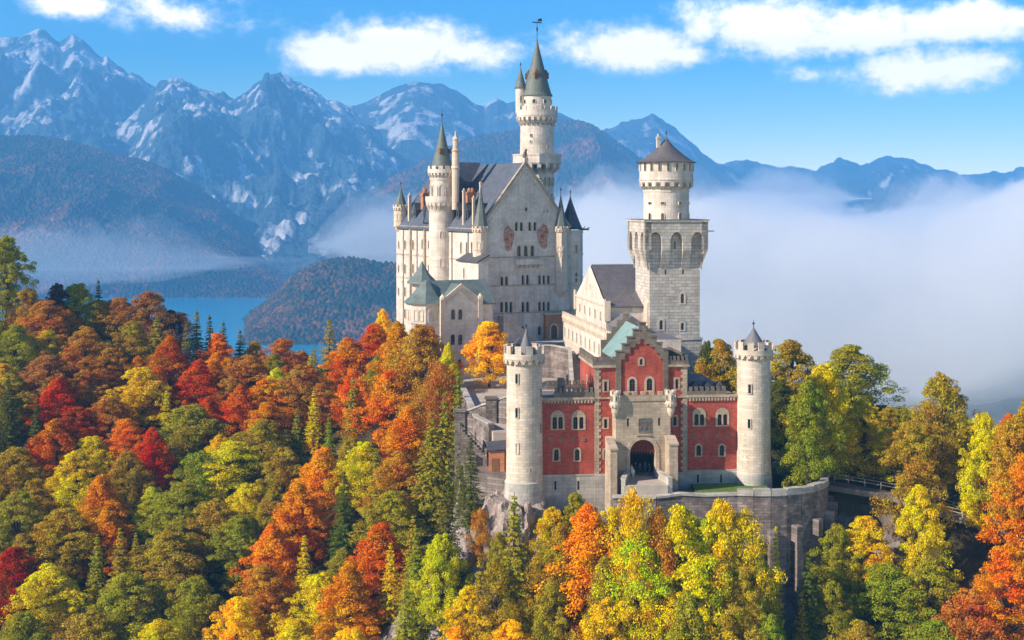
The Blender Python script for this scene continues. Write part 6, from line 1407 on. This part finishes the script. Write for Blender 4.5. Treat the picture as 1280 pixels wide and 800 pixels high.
for (x, y) in cand:
    px = 640 + x * FP / y
    if blocked(x, y) or not (-60 < px < 1340): continue
    if min(math.hypot(x - a, y - b) for a, b in pos) < 6.6: continue
    g = ground1(x, y); H0 = fr_.uniform(10.5, 14.5); top = HY - (g + H0) * FP / y
    if top > 850 or g < -62 and y > 330: continue
    # keep the lake, the castle foot and the skyline of the photo clear
    if px < 560 and y > 318 and top < np.interp(px, [0, 120, 200, 330, 420, 560], [365, 392, 408, 440, 430, 430]): continue
    if 560 <= px < 700 and y > 215: continue
    if 860 < px and top < np.interp(px, [860, 1000, 1100, 1200, 1280], [430, 450, 490, 520, 545]): H0 -= 3; 
    cn = min(named, key=lambda t: (t['px'] - px) ** 2 + (t['py'] + 25 - top) ** 2 * 1.4 + fr_.uniform(0, 900))
    kind = 'spruce' if fr_.random() < .13 else (cn['kind'] if cn['kind'] != 'court' else 'round'); col = cn['col']
    if kind in ('spruce', 'slim', 'wide') and col in ('yellow', 'scarlet', 'orange', 'bright orange', 'rust', 'crimson', 'red-orange', 'ochre', 'brick-brown', 'golden', 'lime-green'): col = 'olive'
    elif kind not in ('spruce', 'slim', 'wide') and fr_.random() < .3: col = str(fr_.choice(['yellow-green', 'ochre', 'yellow-green', 'orange', 'green', 'lime-green']))
    if px > 860 and col in ('scarlet', 'crimson'): col = 'ochre'
    if px < 620 and top > 540 and fr_.random() < .6 and kind not in ('spruce', 'slim', 'wide'): col = str(fr_.choice(['yellow-green', 'olive', 'lime-green', 'green', 'ochre', 'yellow-green']))
    if 370 < px < 620 and top > 440 and fr_.random() < .45: kind = str(fr_.choice(['spruce', 'wide'])); col = str(fr_.choice(['yellow-green', 'green', 'olive', 'dark green']))
    if col in ('scarlet', 'crimson', 'red-orange') and fr_.random() < .55: col = str(fr_.choice(['rust', 'orange', 'ochre']))
    if kind in ('round', 'tall') and fr_.random() < .35: kind = 'cone'
    TREES.append(dict(px=px, py=top, w=0, kind=kind, col=col, X=x, Y=y, g=g, H=H0, R=H0 * (.30 if kind not in ('spruce', 'slim', 'wide') else .19), fill=True))
    if hides(TREES[-1]): TREES.pop(); continue
    pos.append((x, y)); nfill += 1
print('TREES', len(TREES), 'fill', nfill)
FORM = {'round': 'round-crowned', 'tall': 'tall', 'cone': 'pointed', 'loose': 'thin-leaved', 'spruce': 'spruce', 'slim': 'slender spruce', 'wide': 'broad spruce', 'court': 'dense'}
SPC = ('spruce', 'slim', 'wide')
def region(t):
    px, py = t['px'], t['py']
    if t['kind'] == 'court': return 'standing alone in the courtyard below the palace'
    if px < 600:
        if py < 402 and px < 345: return 'on the ridge in front of the lake'
        if py < 445: return 'on the ridge left of the palace'
        c = 'far left' if px < 150 else ('left-centre' if px < 330 else 'near the castle rock')
        r = 'upper' if py < 520 else ('middle' if py < 640 else 'lower')
        return f'on the {r} slope, {c}'
    if px < 960:
        if py < 560: return 'behind the right gate tower'
        return 'below the gatehouse' if px < 790 else 'below the curved bastion wall'
    if py < 560: return 'in the wood behind the right road'
    return 'beside the road at right' if py < 660 else 'at the lower right corner'
ordw = ['first', 'second', 'third', 'fourth', 'fifth', 'sixth', 'seventh', 'eighth', 'ninth', 'tenth', 'eleventh', 'twelfth', 'thirteenth', 'fourteenth', 'fifteenth', 'sixteenth', 'seventeenth', 'eighteenth', 'nineteenth', 'twentieth']
grp = {}
for t in TREES: grp.setdefault((t['col'], FORM[t['kind']], region(t)), []).append(t)
for (c, f_, r), l in grp.items():
    l.sort(key=lambda t: t['px']); noun = '' if 'spruce' in f_ else ' tree'
    for i, t in enumerate(l):
        t['label'] = f'{c} {f_}{noun} {r}' + (f', {ordw[min(i, 19)]} from the left' if len(l) > 1 else '')
for i, t in enumerate(TREES):
    L_ = PROTO[t['kind']]; tk, cr_, H0, R0_ = L_[int(t['X'] * 7 + t['Y'] * 3) % len(L_)]
    sp_ = t['kind'] in SPC
    e = bpy.data.objects.new('spruce_tree' if sp_ else 'broadleaf_tree', None); COL.objects.link(e); e.empty_display_size = 1
    e.location = (t['X'], t['Y'], t['g'] - .3); e.rotation_euler = (0, 0, (t['X'] * 3.7 + t['Y']) % 6.28)
    sr = t['R'] / R0_ * 1.12; e.scale = (sr, sr, (t['H'] + .3) / (H0 * .985))
    tag(e, t['label'], 'tree', 'spruces on the castle hill' if sp_ else 'broadleaf trees on the castle hill')
    for nm, me in (('trunk', tk), ('crown', cr_)):
        o = bpy.data.objects.new(nm, me); COL.objects.link(o); o.parent = e
        if nm == 'crown':
            c = PAL[t['col']]; k_ = 0.9 + .2 * ((i * 37) % 100) / 100; o.color = (c[0] * k_, c[1] * (1.85 - k_) , c[2] * k_, 1)
